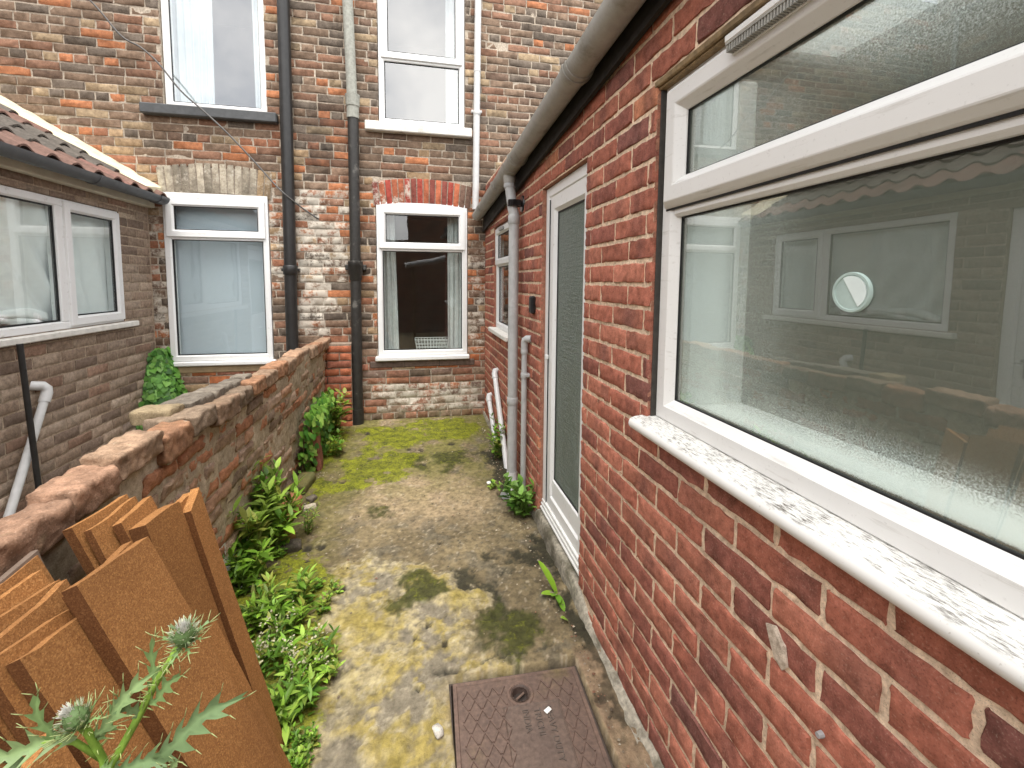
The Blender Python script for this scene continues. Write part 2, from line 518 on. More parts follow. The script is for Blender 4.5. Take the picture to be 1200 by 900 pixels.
MT['blind'] = m_plain("pale_blue_blind", (0.52, 0.56, 0.625), 0.8, 0.03, 3, 0.03)
MT['curtain'] = m_plain("white_curtain_cloth", (0.62, 0.64, 0.67), 0.85, 0.05, 20, 0.1)
MT['netcurtain'] = m_plain("sheer white cloth", (0.90, 0.90, 0.89), 0.85, 0.03, 20, 0.1)
MT['greycurtain'] = m_plain("grey_curtain_cloth", (0.62, 0.62, 0.61), 0.85, 0.1, 20, 0.1)
MT['wire'] = m_plain("white_wire", (0.75, 0.74, 0.72), 0.4, 0.05)
MT['cable'] = m_plain("weathered_cable", (0.10, 0.095, 0.09), 0.6, 0.2)
MT['blackplastic'] = m_plain("black_plastic", (0.015, 0.015, 0.016), 0.3, 0.2)
MT['greyplastic'] = m_plain("grey_plastic", (0.30, 0.30, 0.30), 0.4, 0.1)
MT['chip'] = m_chip("chipboard")
MT['chipedge'] = m_chip("shaded_raw_chipboard_edge", .42)  # raw cut tone with the shade on the end edges painted in
MT['plank'] = m_plain("grey_brown_plank", (0.16, 0.115, 0.085), 0.7, 0.25, 30, 0.3)
MT['iron'] = m_vcol("rusty_cast_iron", 0.62, 70, 0.45, 0.35)
MT['tile'] = m_vcol("clay_tile", 0.85, 50, 0.5)
MT['ground'] = m_ground("yard_concrete")
MT['earth'] = m_plain("bare_earth", (0.11, 0.085, 0.055), 0.95, 0.4, 30, 0.6)
MT['leaf'] = m_leaf("leaf")
MT['stem'] = m_vcol("stem", 0.6, 60, 0.2)
MT['concrete'] = m_plain("flaking_white_painted_concrete", (0.29, 0.26, 0.205), 0.9, 0.45, 55, 0.9, dirt=(0.07, 0.06, 0.035), dthr=0.46)
MT['paper'] = m_plain("white_litter", (0.75, 0.74, 0.70), 0.7, 0.1)

# ------------------------------------------------------------------ masonry builders
def hits(op, a, b):
    return op[0] < b and op[1] > a

def brick_field(mb, F, u0, u1, v0, v1, course, length, openings, colfn, joint=0.010, proud=0.003, bev=0.004, nu=3, nv=1,
                jit=0.001, tilt=0.0012, bond='stretcher', phase=0.0, seed=1, wander=0.0, bands=False, keep=None):
    rng = np.random.default_rng(seed)
    row0 = int(math.floor(round(v0 / course, 6)))
    nrow = int(math.ceil((v1 - v0) / course - 1e-6))
    for r in range(nrow):
        va, vb = v0 + r * course + joint / 2, min(v0 + (r + 1) * course - joint / 2, v1)
        if vb - va < 0.012: continue
        L = length
        off = phase + (length / 2 if r % 2 else 0)
        if bond == 'garden' and (r % 4 == 1): L = length / 2; off = phase + length / 4
        if bond == 'garden': off += rng.uniform(-0.03, 0.03)
        x = u0 - ((u0 - off) % L)
        spans = []
        while x < u1:
            l = L
            if bond == 'garden': l = L * rng.uniform(0.93, 1.07)
            spans.append((x + joint / 2, x + l - joint / 2)); x += l
        for (a, b) in spans:
            a, b = max(a, u0), min(b, u1)
            pieces = [(a, b, va, vb)]
            for op in openings:
                new = []
                for (p, q, s, t) in pieces:
                    if not hits(op, p, q) or op[2] >= t or op[3] <= s:
                        new.append((p, q, s, t)); continue
                    ov = (min(op[3], t) - max(op[2], s)) / (t - s)
                    if ov > 0.55:
                        if op[0] - p > 0.025: new.append((p, op[0], s, t))
                        if q - op[1] > 0.025: new.append((op[1], q, s, t))
                    else:
                        if op[2] > s: new.append((p, q, s, op[2]))
                        else: new.append((p, q, op[3], t))
                pieces = new
            for (p, q, s, t) in pieces:
                if q - p < 0.02 or t - s < 0.012: continue
                uc, vc = (p + q) / 2, (s + t) / 2
                if keep is not None and not keep(uc, vc, rng): continue
                e = min(bev, (t - s) * 0.3, (q - p) * 0.3)
                us = np.concatenate([[p], [p], np.linspace(p + e, q - e, nu + 1), [q], [q]])
                vs = np.concatenate([[s], [s], np.linspace(s + e, t - e, nv + 1), [t], [t]])
                U, V = np.meshgrid(us, vs)
                I, J = np.meshgrid(np.arange(len(us)), np.arange(len(vs)))
                ring = np.minimum(np.minimum(I, len(us) - 1 - I), np.minimum(J, len(vs) - 1 - J))
                pr = proud + rng.normal(0, tilt * 0.8)
                N = np.where(ring == 0, -0.014, np.where(ring == 1, pr - e * 0.75, pr)).astype(float)
                N += np.where(ring >= 1, (U - uc) / (q - p) * rng.normal(0, tilt) + (V - vc) / (t - s) * rng.normal(0, tilt), 0)
                P = np.stack([U, V, N], -1)
                if jit > 0:
                    nz = rng.normal(0, 1, P.shape) * jit
                    nz[..., 0] *= (ring == 1) | (ring == 2); nz[..., 1] *= (ring == 1) | (ring == 2)
                    nz[ring == 0] = 0
                    P = P + nz
                    if wander: P[..., 1] += wander * math.sin(uc * 5 + r * 1.7) * 0.5
                col, msk = colfn(rng, uc, vc)
                C = np.broadcast_to(np.asarray(col), P.shape).copy()
                if bands:
                    k = rng.random()
                    x = (U - p) / (q - p)
                    if k < 0.62:
                        c0 = rng.uniform(0.1, 0.9); wd = rng.uniform(0.12, 0.32)
                        dk = np.exp(-((x - c0) / wd) ** 2) * rng.uniform(0.25, 0.62)
                        C = C * (1 - dk[..., None]) + np.array((0.135, 0.060, 0.052)) * dk[..., None]
                Kk = np.broadcast_to(np.asarray(msk, float), P.shape).copy()
                mb.grid(P, C, Kk)

def mortar_face(mb, F, u0, u1, v0, v1, openings, step, col, mskfn=None, depth=0.10, amp=0.0, seed=5, n0=0.0, reveal_col=None):
    us = set(np.round(np.linspace(u0, u1, max(2, int((u1 - u0) / step) + 1)), 4).tolist())
    vs = set(np.round(np.linspace(v0, v1, max(2, int((v1 - v0) / step) + 1)), 4).tolist())
    for o in openings:
        for x in (o[0], o[1]):
            if u0 < x < u1: us.add(round(x, 4))
        for y in (o[2], o[3]):
            if v0 < y < v1: vs.add(round(y, 4))
    us = np.array(sorted(us)); vs = np.array(sorted(vs))
    U, V = np.meshgrid(us, vs)
    P3 = np.stack([U, V, np.zeros_like(U)], -1)
    N = np.full_like(U, n0)
    if amp > 0: N = N + (fbm(P3, 22, 4, seed, 0.6) - 0.5) * 2 * amp
    P = np.stack([U, V, N], -1)
    f = []
    ww = len(us)
    for i in range(len(vs) - 1):
        for j in range(ww - 1):
            cu, cv = (us[j] + us[j+1]) / 2, (vs[i] + vs[i+1]) / 2
            if any(o[0] < cu < o[1] and o[2] < cv < o[3] for o in openings): continue
            f.append((i*ww+j, i*ww+j+1, (i+1)*ww+j+1, (i+1)*ww+j))
    cv_ = (fbm(P3, 6, 3, seed + 3)[..., None] * 0.5 + 0.75) * np.asarray(col)
    K = np.zeros(P.shape) if mskfn is None else mskfn(U, V)
    mb.add(P.reshape(-1, 3), f, cv_.reshape(-1, 3), K.reshape(-1, 3))
    rc = col if reveal_col is None else reveal_col
    for o in openings:
        a, b, c, d = o
        for q in [((a,c),(a,d)), ((b,d),(b,c)), ((a,d),(b,d)), ((b,c),(a,c))]:
            (p1, p2), (p3, p4) = q
            mb.add([(p1,p2,n0),(p3,p4,n0),(p3,p4,-depth),(p1,p2,-depth)], [(0,1,2,3)], rc)

def rock_block(mb, c, size, rot=0.0, jit=0.006, seed=0, col=(0.3, 0.15, 0.1), msk=(0, 0, 0), n=(5, 3, 3), round_=0.18, tip=(0, 0)):
    """a worn brick or stone: subdivided box with eroded corners"""
    sx, sy, sz = size
    V = []; Fc = []
    for ax in range(3):
        for sd_ in (-1, 1):
            a1, a2 = (ax+1) % 3, (ax+2) % 3
            n1, n2 = n[a1], n[a2]
            A, B = np.meshgrid(np.linspace(-1, 1, n1+1), np.linspace(-1, 1, n2+1))
            P = np.zeros(A.shape + (3,)); P[..., ax] = sd_; P[..., a1] = A; P[..., a2] = B
            b = sum(len(x) for x in V)
            V.append(P.reshape(-1, 3))
            w_ = n1 + 1
            for i in range(n2):
                for j in range(n1):
                    q = (b+i*w_+j, b+i*w_+j+1, b+(i+1)*w_+j+1, b+(i+1)*w_+j)
                    Fc.append(q if sd_ > 0 else q[::-1])
    V = np.concatenate(V)
    # weld
    key = {}; remap = []; uniq = []
    for p in V:
        k = tuple(np.round(p, 4))
        if k not in key: key[k] = len(uniq); uniq.append(p)
        remap.append(key[k])
    P = np.array(uniq); Fc = [tuple(remap[i] for i in f) for f in Fc]
    m = (np.abs(P) > 0.999).sum(1)
    half = np.array((sx, sy, sz)) / 2
    rad_ = min(sx, sy, sz) * round_ * 0.5
    Q = P * half
    Q -= np.sign(P) * (np.abs(P) > 0.999) * (np.clip(m - 1, 0, 2) * rad_ * 0.6)[:, None]
    off = np.array((seed * 3.1, seed * 1.7, seed * 2.3))
    d = np.stack([fbm(Q + off + k * 9, 1.0 / max(0.02, min(sx, sy, sz) * 0.55), 5, 11 + k, .62) - 0.5 for k in range(3)], -1)
    Q = Q + d * 3.2 * jit
    cz, sz_ = math.cos(rot), math.sin(rot)
    Rz = np.array(((cz, -sz_, 0), (sz_, cz, 0), (0, 0, 1)))
    ct, st = math.cos(tip[0]), math.sin(tip[0]); Rx = np.array(((1, 0, 0), (0, ct, -st), (0, st, ct)))
    ct, st = math.cos(tip[1]), math.sin(tip[1]); Ry = np.array(((ct, 0, st), (0, 1, 0), (-st, 0, ct)))
    Q = Q @ (Rz @ Ry @ Rx).T + np.array(c)
    cc = np.asarray(col) * (0.55 + 0.9 * fbm(Q, 26, 5, 3, .65)[:, None])
    mb.add(Q, Fc, cc, msk)

def pick(rng, table):
    x = rng.random() * sum(t[0] for t in table)
    for t in table:
        x -= t[0]
        if x <= 0: break
    return np.array(t[1]) * rng.uniform(0.84, 1.18)

# ------------------------------------------------------------------ ground
def gz(x, y):
    return 0.012 + 0.018 * np.clip(y - 1.2, -1.5, 3.4)

def inpoly(px, py, poly):
    r = np.zeros(px.shape, bool)
    n = len(poly)
    for i in range(n):
        x0, y0 = poly[i]; x1, y1 = poly[(i+1) % n]
        c = ((y0 > py) != (y1 > py))
        with np.errstate(divide='ignore', invalid='ignore'):
            r ^= c & (px < (x1 - x0) * (py - y0) / (y1 - y0 + 1e-12) + x0)
    return r

def pdist(px, py, poly):
    """signed distance, positive inside"""
    d = np.full(px.shape, 1e9)
    n = len(poly)
    for i in range(n):
        x0, y0 = poly[i]; x1, y1 = poly[(i+1) % n]
        dx, dy = x1 - x0, y1 - y0
        t = np.clip(((px - x0) * dx + (py - y0) * dy) / (dx*dx + dy*dy + 1e-12), 0, 1)
        d = np.minimum(d, np.hypot(px - x0 - t*dx, py - y0 - t*dy))
    return np.where(inpoly(px, py, poly), d, -d)

G_MOSS = [
 [(-0.6,4.33),(-0.16,4.31),(0.0,4.1),(-0.36,3.96),(-0.26,3.61),(-0.17,3.68),(0.03,3.6),(-0.04,3.36),(-0.12,3.13),(-0.29,3.1),(-0.53,3.03),(-0.58,3.16),(-0.48,3.3),(-0.55,3.63),(-0.46,3.65),(-0.37,3.91)],
 [(-0.16,4.37),(0.16,4.44),(0.47,4.45),(0.62,4.16),(0.47,3.9),(0.14,3.91),(0.0,4.1)],
 [(-0.72,3.32),(-0.55,3.15),(-0.63,2.96),(-0.7,3.0)],
 [(-0.35,4.1),(0.0,4.12),(0.2,3.95),(-0.05,3.75),(-0.3,3.8)],
 [(-0.78,4.4),(-0.62,4.3),(-0.6,3.6),(-0.78,3.3)],
 [(-0.7,2.42),(-0.5,2.36),(-0.36,2.12),(-0.45,1.95),(-0.75,2.0)],
 [(-0.72,1.9),(-0.40,1.95),(-0.30,1.62),(-0.36,1.3),(-0.6,1.2)]]
G_MOSS_DARK = [
 [(0.16,3.62),(0.44,3.65),(0.4,3.36),(0.2,3.24),(0.15,3.44)],
 [(-0.13,3.54),(0.08,3.54),(0.12,3.26),(-0.01,3.32)],
 [(0.35,1.92),(0.4,1.78),(0.49,1.72),(0.49,1.61),(0.38,1.56),(0.3,1.56),(0.27,1.72)],
 [(-0.04,2.1),(0.06,2.12),(0.13,1.96),(0.02,1.87),(-0.05,1.87),(-0.15,1.94)],
 [(-0.29,2.79),(-0.17,2.81),(-0.16,2.73),(-0.28,2.71)]]
G_WET = [
 [(0.12,2.12),(0.23,2.11),(0.31,1.99),(0.39,1.89),(0.41,1.75),(0.33,1.81),(0.28,1.94),(0.18,2.05)],
 [(0.48,2.22),(0.63,2.23),(0.61,2.08),(0.52,2.06)],
 [(0.35,2.24),(0.42,2.24),(0.41,2.16),(0.35,2.17)],
 [(0.4,2.11),(0.5,2.12),(0.5,2.07),(0.4,2.06)],
 [(0.6,2.35),(0.72,2.35),(0.72,1.2),(0.63,1.2),(0.63,1.9)],
 [(0.5,3.6),(0.72,3.7),(0.72,2.5),(0.6,2.6),(0.56,3.2)]]
G_LICHEN = [[(-0.38,2.24),(-0.23,2.27),(-0.03,2.23),(0.14,2.1),(0.27,1.98),(0.29,1.86),(0.23,1.73),(0.22,1.58),(0.37,1.56),(0.34,1.52),(0.24,1.5),(0.12,1.48),(0.1,1.36),(0.1,1.1),(-0.5,1.1),(-0.55,1.93)]]
G_GREY = [[(-0.02,1.61),(0.11,1.66),(0.22,1.59),(0.16,1.48),(0.04,1.44),(-0.05,1.34),(-0.21,1.17),(-0.34,1.2),(-0.2,1.47),(-0.1,1.57)],
          [(-0.2,2.18),(-0.06,2.16),(-0.12,2.02),(-0.28,1.96),(-0.3,2.06)], [(-0.16,1.86),(0.02,1.9),(0.16,1.84),(0.1,1.68),(-0.02,1.7),(-0.12,1.74)]]
G_YEL = [[(-0.06,1.38),(0.09,1.38),(0.11,1.1),(-0.15,1.1),(-0.09,1.32)], [(-0.3,1.95),(-0.14,1.92),(-0.1,1.78),(-0.24,1.72)], [(0.1,1.98),(0.24,1.98),(0.27,1.84),(0.14,1.86)],[(0.24,1.72),(0.36,1.72),(0.36,1.58),(0.23,1.58)]]
G_SAND = [[(-0.1,3.2),(0.3,3.1),(0.5,2.9),(0.4,2.6),(0.0,2.6),(-0.4,2.75)],[(-0.55,4.5),(-0.1,4.5),(-0.1,4.4),(-0.5,4.38)]]
HOLES = [(-0.34,2.08,.020),(0.11,1.68,.014),(0.1,1.54,.013),(-0.01,1.72,.011),(0.04,1.78,.011),(-0.54,2.32,.018),(-0.57,2.46,.030),(-0.50,2.46,.024),(0.0,1.49,.006),(0.12,2.36,.012),(0.2,2.42,.01),
         (-0.42,4.15,.03),(-0.05,3.72,.02),(0.05,3.70,.02),(0.3,3.78,.03),(0.06,3.4,.02),(0.62,1.33,.018),(0.61,1.25,.010),(-0.5,3.2,.02)]

def build_ground():
    mb = MB()
    xs = np.concatenate([[-40, -12, -5], np.linspace(-3.2, -1.0, 6)[:-1], np.arange(-1.0, 0.78, 0.0085), [1.2, 5, 14, 40]])
    ys = np.concatenate([[-40, -12, -4, -1.0], np.linspace(-0.6, 0.9, 8)[:-1], np.arange(0.9, 2.6, 0.0085), np.arange(2.6, 4.6, 0.014), [6, 14, 40]])
    X, Y = np.meshgrid(xs, ys)
    P = np.stack([X, Y, np.zeros_like(X)], -1)
    wx = X + (fbm(P, 9, 5, 21, 0.6) - 0.5) * 0.20; wy = Y + (fbm(P, 9, 5, 31, 0.6) - 0.5) * 0.26
    fx = X + (fbm(P, 30, 4, 41, 0.6) - 0.5) * 0.05; fy = Y + (fbm(P, 30, 4, 43, 0.6) - 0.5) * 0.05
    wx = wx + (fbm(P, 40, 4, 23, .7) - .5) * .09; wy = wy + (fbm(P, 40, 4, 33, .7) - .5) * .09
    def m(polys, soft=0.05, fine=False):
        a = np.zeros(X.shape)
        for p in polys:
            a = np.maximum(a, sstep(-soft, soft, pdist(fx if fine else wx, fy if fine else wy, p)))
        return a
    n1 = fbm(P, 4, 5, 1, 0.6); n2 = fbm(P, 14, 5, 2, 0.62); n3 = fbm(P, 45, 4, 3, 0.6)
    L = lambda a, b, t: a + (b - a) * t[..., None]
    c = L(np.array((0.150, 0.116, 0.064)), np.array((0.235, 0.182, 0.100)), sstep(.35, .65, n1))
    c = L(c, np.array((0.125, 0.108, 0.075)), sstep(.50, .66, n2) * 0.7)
    c = L(c, np.array((0.34, 0.255, 0.155)), m(G_SAND, .15) * 0.8)
    c = c * (.72 + .56 * fbm(P, 27, 5, 66, .68))[..., None]
    spk = sstep(.63, .69, fbm(P, 60, 4, 67, .7)); c = L(c, np.array((0.075, 0.062, 0.042)), spk * .6)
    spk2 = sstep(.64, .70, fbm(P, 52, 4, 68, .7)); c = L(c, np.array((0.42, 0.36, 0.26)), spk2 * .5)
    back = sstep(2.5, 3.6, Y)
    c = L(c, np.array((0.150, 0.140, 0.035)), back * sstep(.34, .56, fbm(P, 7, 5, 8, .6)) * .8)
    edge = sstep(.30, .10, Y - 2.9) * 0
    li = m(G_LICHEN, .06)
    lc = L(np.array((0.31, 0.245, 0.078)), np.array((0.40, 0.335, 0.185)), sstep(.42, .62, n2))
    grm = np.maximum(m(G_GREY, .05) * 1.15, sstep(.50, .60, fbm(P, 11, 6, 61, .68)) * .8)
    gr = np.clip(grm * sstep(.33, .50, fbm(P, 20, 5, 62, .62)), 0, 1)
    lc = L(lc, np.array((0.200, 0.172, 0.122)), gr)
    vein = sstep(.90, .975, 1 - np.abs(2 * fbm(P, 17, 4, 63, .6) - 1)) * sstep(.35, .6, n3)
    lc = L(lc, np.array((0.42, 0.37, 0.26)), vein * .55)
    pit = sstep(.60, .68, fbm(P, 48, 4, 64, .7))
    lc = L(lc, np.array((0.12, 0.10, 0.07)), pit * .55)
    lc = L(lc, np.array((0.275, 0.215, 0.045)), m(G_YEL, .05) * sstep(.35, .55, n2) * .85)
    c = L(c, lc, li)
    rim = np.exp(-((li - 0.5) / 0.22) ** 2) * sstep(.4, .6, n3)
    c = L(c, np.array((0.42, 0.365, 0.25)), rim * .6)
    wet = m(G_WET, .022) * sstep(.36, .50, fbm(P, 16, 5, 71, .65) + .10)
    c = L(c, np.array((0.032, 0.029, 0.016)), wet * .95)
    dk = m(G_MOSS_DARK, .028)
    c = L(c, np.array((0.048, 0.050, 0.010)), dk * sstep(.22, .40, n2) * .95)
    ms = np.clip(m(G_MOSS, .06) * sstep(.30, .46, fbm(P, 10, 5, 81, .62) + .06) + dk * .38 * sstep(.4, .6, n3), 0, 1)
    ms = np.maximum(ms, sstep(.60, .70, fbm(P, 12, 5, 85, .65)) * .5 * sstep(2.9, 3.6, Y))
    far = np.maximum(sstep(-.86, -1.0, X), sstep(4.53, 4.56, Y))
    c = L(c, np.array((0.16, 0.14, 0.11)), far)
    ol = sstep(-.30, -.62, X + (n2 - .5) * .4) * sstep(1.9, 2.3, Y) * (1 - far)
    c = L(c, np.array((0.135, 0.120, 0.030)), ol * .7 * sstep(.3, .6, n2 + .1))
    soil = sstep(-.60, -.80, X + (n2 - .5) * .25) * sstep(3.2, 2.9, Y) * (1 - far)
    c = L(c, np.array((0.10, 0.08, 0.05)), soil * .85)
    z = gz(X, Y) + (n1 - .5) * .03 + (n2 - .5) * .010 + (n3 - .5) * .004
    z += li * (.010 + (fbm(P, 16, 5, 91, .65) - .5) * .016 - gr * .006)
    z += ms * (.012 + (n3 - .5) * .010) - wet * .006
    for (hx, hy, hr) in HOLES:
        d = np.hypot((fx - hx), (fy - hy) * .75)
        k = sstep(hr * 1.25, hr * .6, d)
        z -= k * .010; c = L(c, np.array((0.02, 0.017, 0.012)), k * .9); ms = ms * (1 - k)
    # ragged cracks towards the manhole frame
    for pts in ([(0.06, 1.55), (0.18, 1.545), (0.30, 1.585), (0.42, 1.575), (0.52, 1.60)],):
        d = np.full(X.shape, 9.0)
        for (a, b) in zip(pts[:-1], pts[1:]):
            dx, dy = b[0]-a[0], b[1]-a[1]
            t = np.clip(((fx - a[0])*dx + (fy - a[1])*dy) / (dx*dx+dy*dy), 0, 1)
            d = np.minimum(d, np.hypot(fx - a[0] - t*dx, fy - a[1] - t*dy))
        k = sstep(.010, .002, d) * sstep(.40, .52, n2)
        z -= k * .010; c = L(c, np.array((0.05, 0.045, 0.03)), k * .8)
    # gully hole and the sunk bed of the manhole
    d = np.hypot(X - 0.575, (Y - 2.83) * .9); k = sstep(.055, .035, d + (n3 - .5) * .02)
    z -= k * .07; c = L(c, np.array((0.012, 0.010, 0.008)), k)
    ix = (X > .112) & (X < .585) & (Y < 1.52) & (Y > .82)
    z = np.where(ix, -.035, z); c = np.where(ix[..., None], np.array((0.04, 0.03, 0.022)), c); ms = np.where(ix, 0, ms)
    # rubble-coloured strip between the lid and the brick wall
    st = sstep(.58, .60, X) * sstep(1.60, 1.5, Y)
    c = L(c, np.array((0.26, 0.18, 0.115)) , st * .8 * (1 - wet * .7))
    z = np.where(far > .5, np.minimum(z, .01), z)
    z = np.where(X < -1.3, np.where(Y > 0, -.12, z), z)
    K = np.stack([ms, wet, li], -1)
    P[..., 2] = z
    mb.grid(P, c, K)
    o = mb.build("ground", MT['ground'], None, smooth=True)
    tag(o, "mossy lichen-stained concrete of the narrow back yard", None, None, "structure")
build_ground()

# ------------------------------------------------------------------ joinery helpers
def frame_ring(mb, u0, u1, v0, v1, w, n1, depth=0.06, bev=0.010, lip=0.003):
    mb.ring(u0, u1, v0, v1, [(0, n1 - depth), (0, n1 - lip), (lip, n1), (w - bev, n1), (w, n1 - bev * 1.1), (w, n1 - depth)])

def gasket(mb, u0, u1, v0, v1, n1, w=0.006):
    mb.ring(u0, u1, v0, v1, [(-0.004, n1 - .02), (-0.004, n1), (w, n1 - .001), (w, n1 - .02)])

def pane(parent, F, u0, u1, v0, v1, n, mat, name="pane", label=None, th=0.004):
    mb = MB(F); mb.box((u0, v0, n - th), (u1, v1, n)); return mb.build(name, mat, parent, label=label)

def room(parent, F, u0, u1, v0, v1, n0, n1, mat, name="room"):
    """the room behind a window: five plastered faces"""
    mb = MB(F)
    v = [(u0,v0,n0),(u1,v0,n0),(u1,v1,n0),(u0,v1,n0),(u0,v0,n1),(u1,v0,n1),(u1,v1,n1),(u0,v1,n1)]
    mb.add(v, [(4,5,6,7),(0,1,5,4),(2,3,7,6),(1,2,6,5),(3,0,4,7)])
    o = 0.03   # outer skin so the shell is a solid board
    v2 = [(u0-o,v0-o,n0),(u1+o,v0-o,n0),(u1+o,v1+o,n0),(u0-o,v1+o,n0),(u0-o,v0-o,n1-o),(u1+o,v0-o,n1-o),(u1+o,v1+o,n1-o),(u0-o,v1+o,n1-o)]
    mb.add(v2, [(7,6,5,4),(4,5,1,0),(6,7,3,2),(5,6,2,1),(7,4,0,3)])
    mb.add(v + v2, [(0,8,9,1),(1,9,10,2),(2,10,11,3),(3,11,8,0)])
    return mb.build(name, mat, parent)

def drape(F, u0, u1, v0, v1, n, folds, amp, seed=0, flare=0.0, gather=None, skew=0.0):
    nu, nv = 70, 24
    a = np.linspace(0, 1, nu); b = np.linspace(0, 1, nv)
    A, B = np.meshgrid(a, b)
    wv = (fbm(np.stack([A * folds, B * 0.8, 0*A + seed], -1), 1.0, 2, seed) - .5) * 2 + .6 * np.sin(A * folds * 6.28 + 2 * fbm(np.stack([B * 2, A * 3, 0*A + seed], -1), 1, 2, seed + 5))
    if skew:
        Ask = A + skew * (1 - B) ** 1.6
        wv = (fbm(np.stack([Ask * folds, B * 1.2, 0*A + seed], -1), 1.0, 3, seed) - .5) * 2.6 + .55 * np.sin(Ask * folds * 6.28)
    lo, hi = u0, u1
    U = lo + A * (hi - lo)
    if flare: U = lo + A * (hi - lo) * (1 + flare * (1 - B))
    if gather is not None: U = gather(A, B, U)
    V = v0 + B * (v1 - v0)
    N = n + wv * amp * (0.55 + 0.45 * (1 - B))
    return np.stack([U, V, N], -1)

# ================================================================== THE OLD TERRACE HOUSE (back wall)
YB = 4.534
FB = Frame((0, YB, 0), (1, 0, 0), (0, -1, 0))
WIN = {'LL': (-2.135, -1.285, 0.715, 2.205), 'RL': (-0.352, 0.530, 0.715, 2.205), 'LU': (-2.085, -1.270, 2.935, 4.42), 'RU': (-0.312, 0.505, 2.935, 4.42)}
OPB = list(WIN.values())
house = thing("terrace_house", "old soot-stained brick terrace house closing the far end of the yard", "house", (-0.8, YB, 0))

def mask_back(U, V):
    P = np.stack([U, V, 0 * U], -1)
    g = lambda a, b, c, d, s=.12: sstep(a - s, a + s, U) * sstep(b + s, b - s, U) * sstep(c - s, c + s, V) * sstep(d + s, d - s, V)
    paint = np.maximum.reduce([g(-1.10, -.72, .92, 2.32, .07) * .555, g(-.80, -.54, 1.40, 2.40, .10) * .52, g(-1.0, -.5, 2.3, 2.75, .15) * .36, g(-2.30, -2.14, .70, 2.10, .04) * .52, g(-1.30, -1.14, 1.35, 2.25, .04) * .50,
                               g(-1.08, -.84, .95, 1.3, .06) * .44, g(-.38, .74, .10, .50, .08) * .53, g(.56, .75, .7, 1.9, .05) * .50, g(-.48, -.2, .2, .60, .1) * .48, g(-.46, -.34, .7, 2.3, .04) * .40])
    soot = np.maximum.reduce([g(-1.05, -.56, 2.35, 3.1, .2) * .58, g(-.66, -.32, 2.45, 2.9, .12) * .58, g(-2.3, -2.0, 2.4, 2.9, .1) * .38, g(-.30, .12, .42, .58, .06) * .62,
                              g(-.66, -.50, 0, 4.2, .06) * .40, 0.28 * sstep(2.5, 3.2, V), g(-1.03, -.76, 1.0, 1.22, .06) * .45, g(-.5, .7, 2.44, 2.86, .1) * .32])
    moss = np.maximum(sstep(.34, .05, V) * .52, g(-.2, .7, .1, .40, .1) * .40)
    return np.stack([paint, soot, moss], -1)

T_UP = [(.40, (.185, .122, .084)), (.17, (.125, .096, .075)), (.20, (.225, .118, .076)), (.05, (.37, .145, .068)), (.10, (.30, .215, .135)), (.08, (.150, .095, .068))]
T_MID = [(.30, (.29, .125, .072)), (.22, (.38, .145, .066)), (.22, (.19, .118, .08)), (.10, (.11, .083, .065)), (.14, (.33, .22, .13))]
T_LOW = [(.35, (.40, .13, .052)), (.30, (.30, .125, .08)), (.2, (.24, .14, .10)), (.1, (.34, .24, .15))]
def col_back(rng, u, v):
    base = mask_back(np.array([u]), np.array([v]))[0]
    nz = fbm(np.array([[u, v, .3]]), 1.6, 3, 77)[0]
    nearR = (-.62 < u < -.33 or .50 < u < .74)
    if v < .70:
        t = T_LOW if rng.random() < .8 else T_MID
        if u > -.5 and v < .6: t = [(.4, (.30, .145, .095)), (.3, (.27, .185, .13)), (.2, (.36, .15, .08)), (.1, (.20, .13, .10))]
    elif v < 2.35 and nearR: t = T_MID if rng.random() < .75 else T_UP
    elif v < 2.9 and -1.15 < u < -.4: t = T_MID if rng.random() < .45 else T_UP
    elif v < 2.75: t = T_MID if rng.random() < .22 + .5 * (nz > .55) else T_UP
    else: t = T_UP
    return pick(rng, t) * np.array((1.06, 1.10, 1.08)), base + np.array((0, rng.uniform(-.12, .12), 0))
mb = MB(FB)
brick_field(mb, FB, -5.6, 4.6, 0.0, 4.75, 0.0715, 0.222, OPB + [(-2.16, -1.255, 2.19, 2.425), (-.375, .565, 2.185, 2.405)], col_back, joint=0.010, proud=0.0028, bev=0.005, nu=3, nv=1, jit=0.0018, tilt=0.002, bond='garden', phase=.03, seed=11, wander=.004)
wall_o = mb.build("brick_wall", MT['old'], house, smooth=True, sharp=50)
mb = MB(FB)
mortar_face(mb, FB, -5.6, 4.6, -0.05, 4.75, OPB, 0.05, (.46, .395, .31), mask_back, depth=0.11, amp=.0012, n0=-.0030)
mb.build("mortar", MT['mortar'], wall_o)

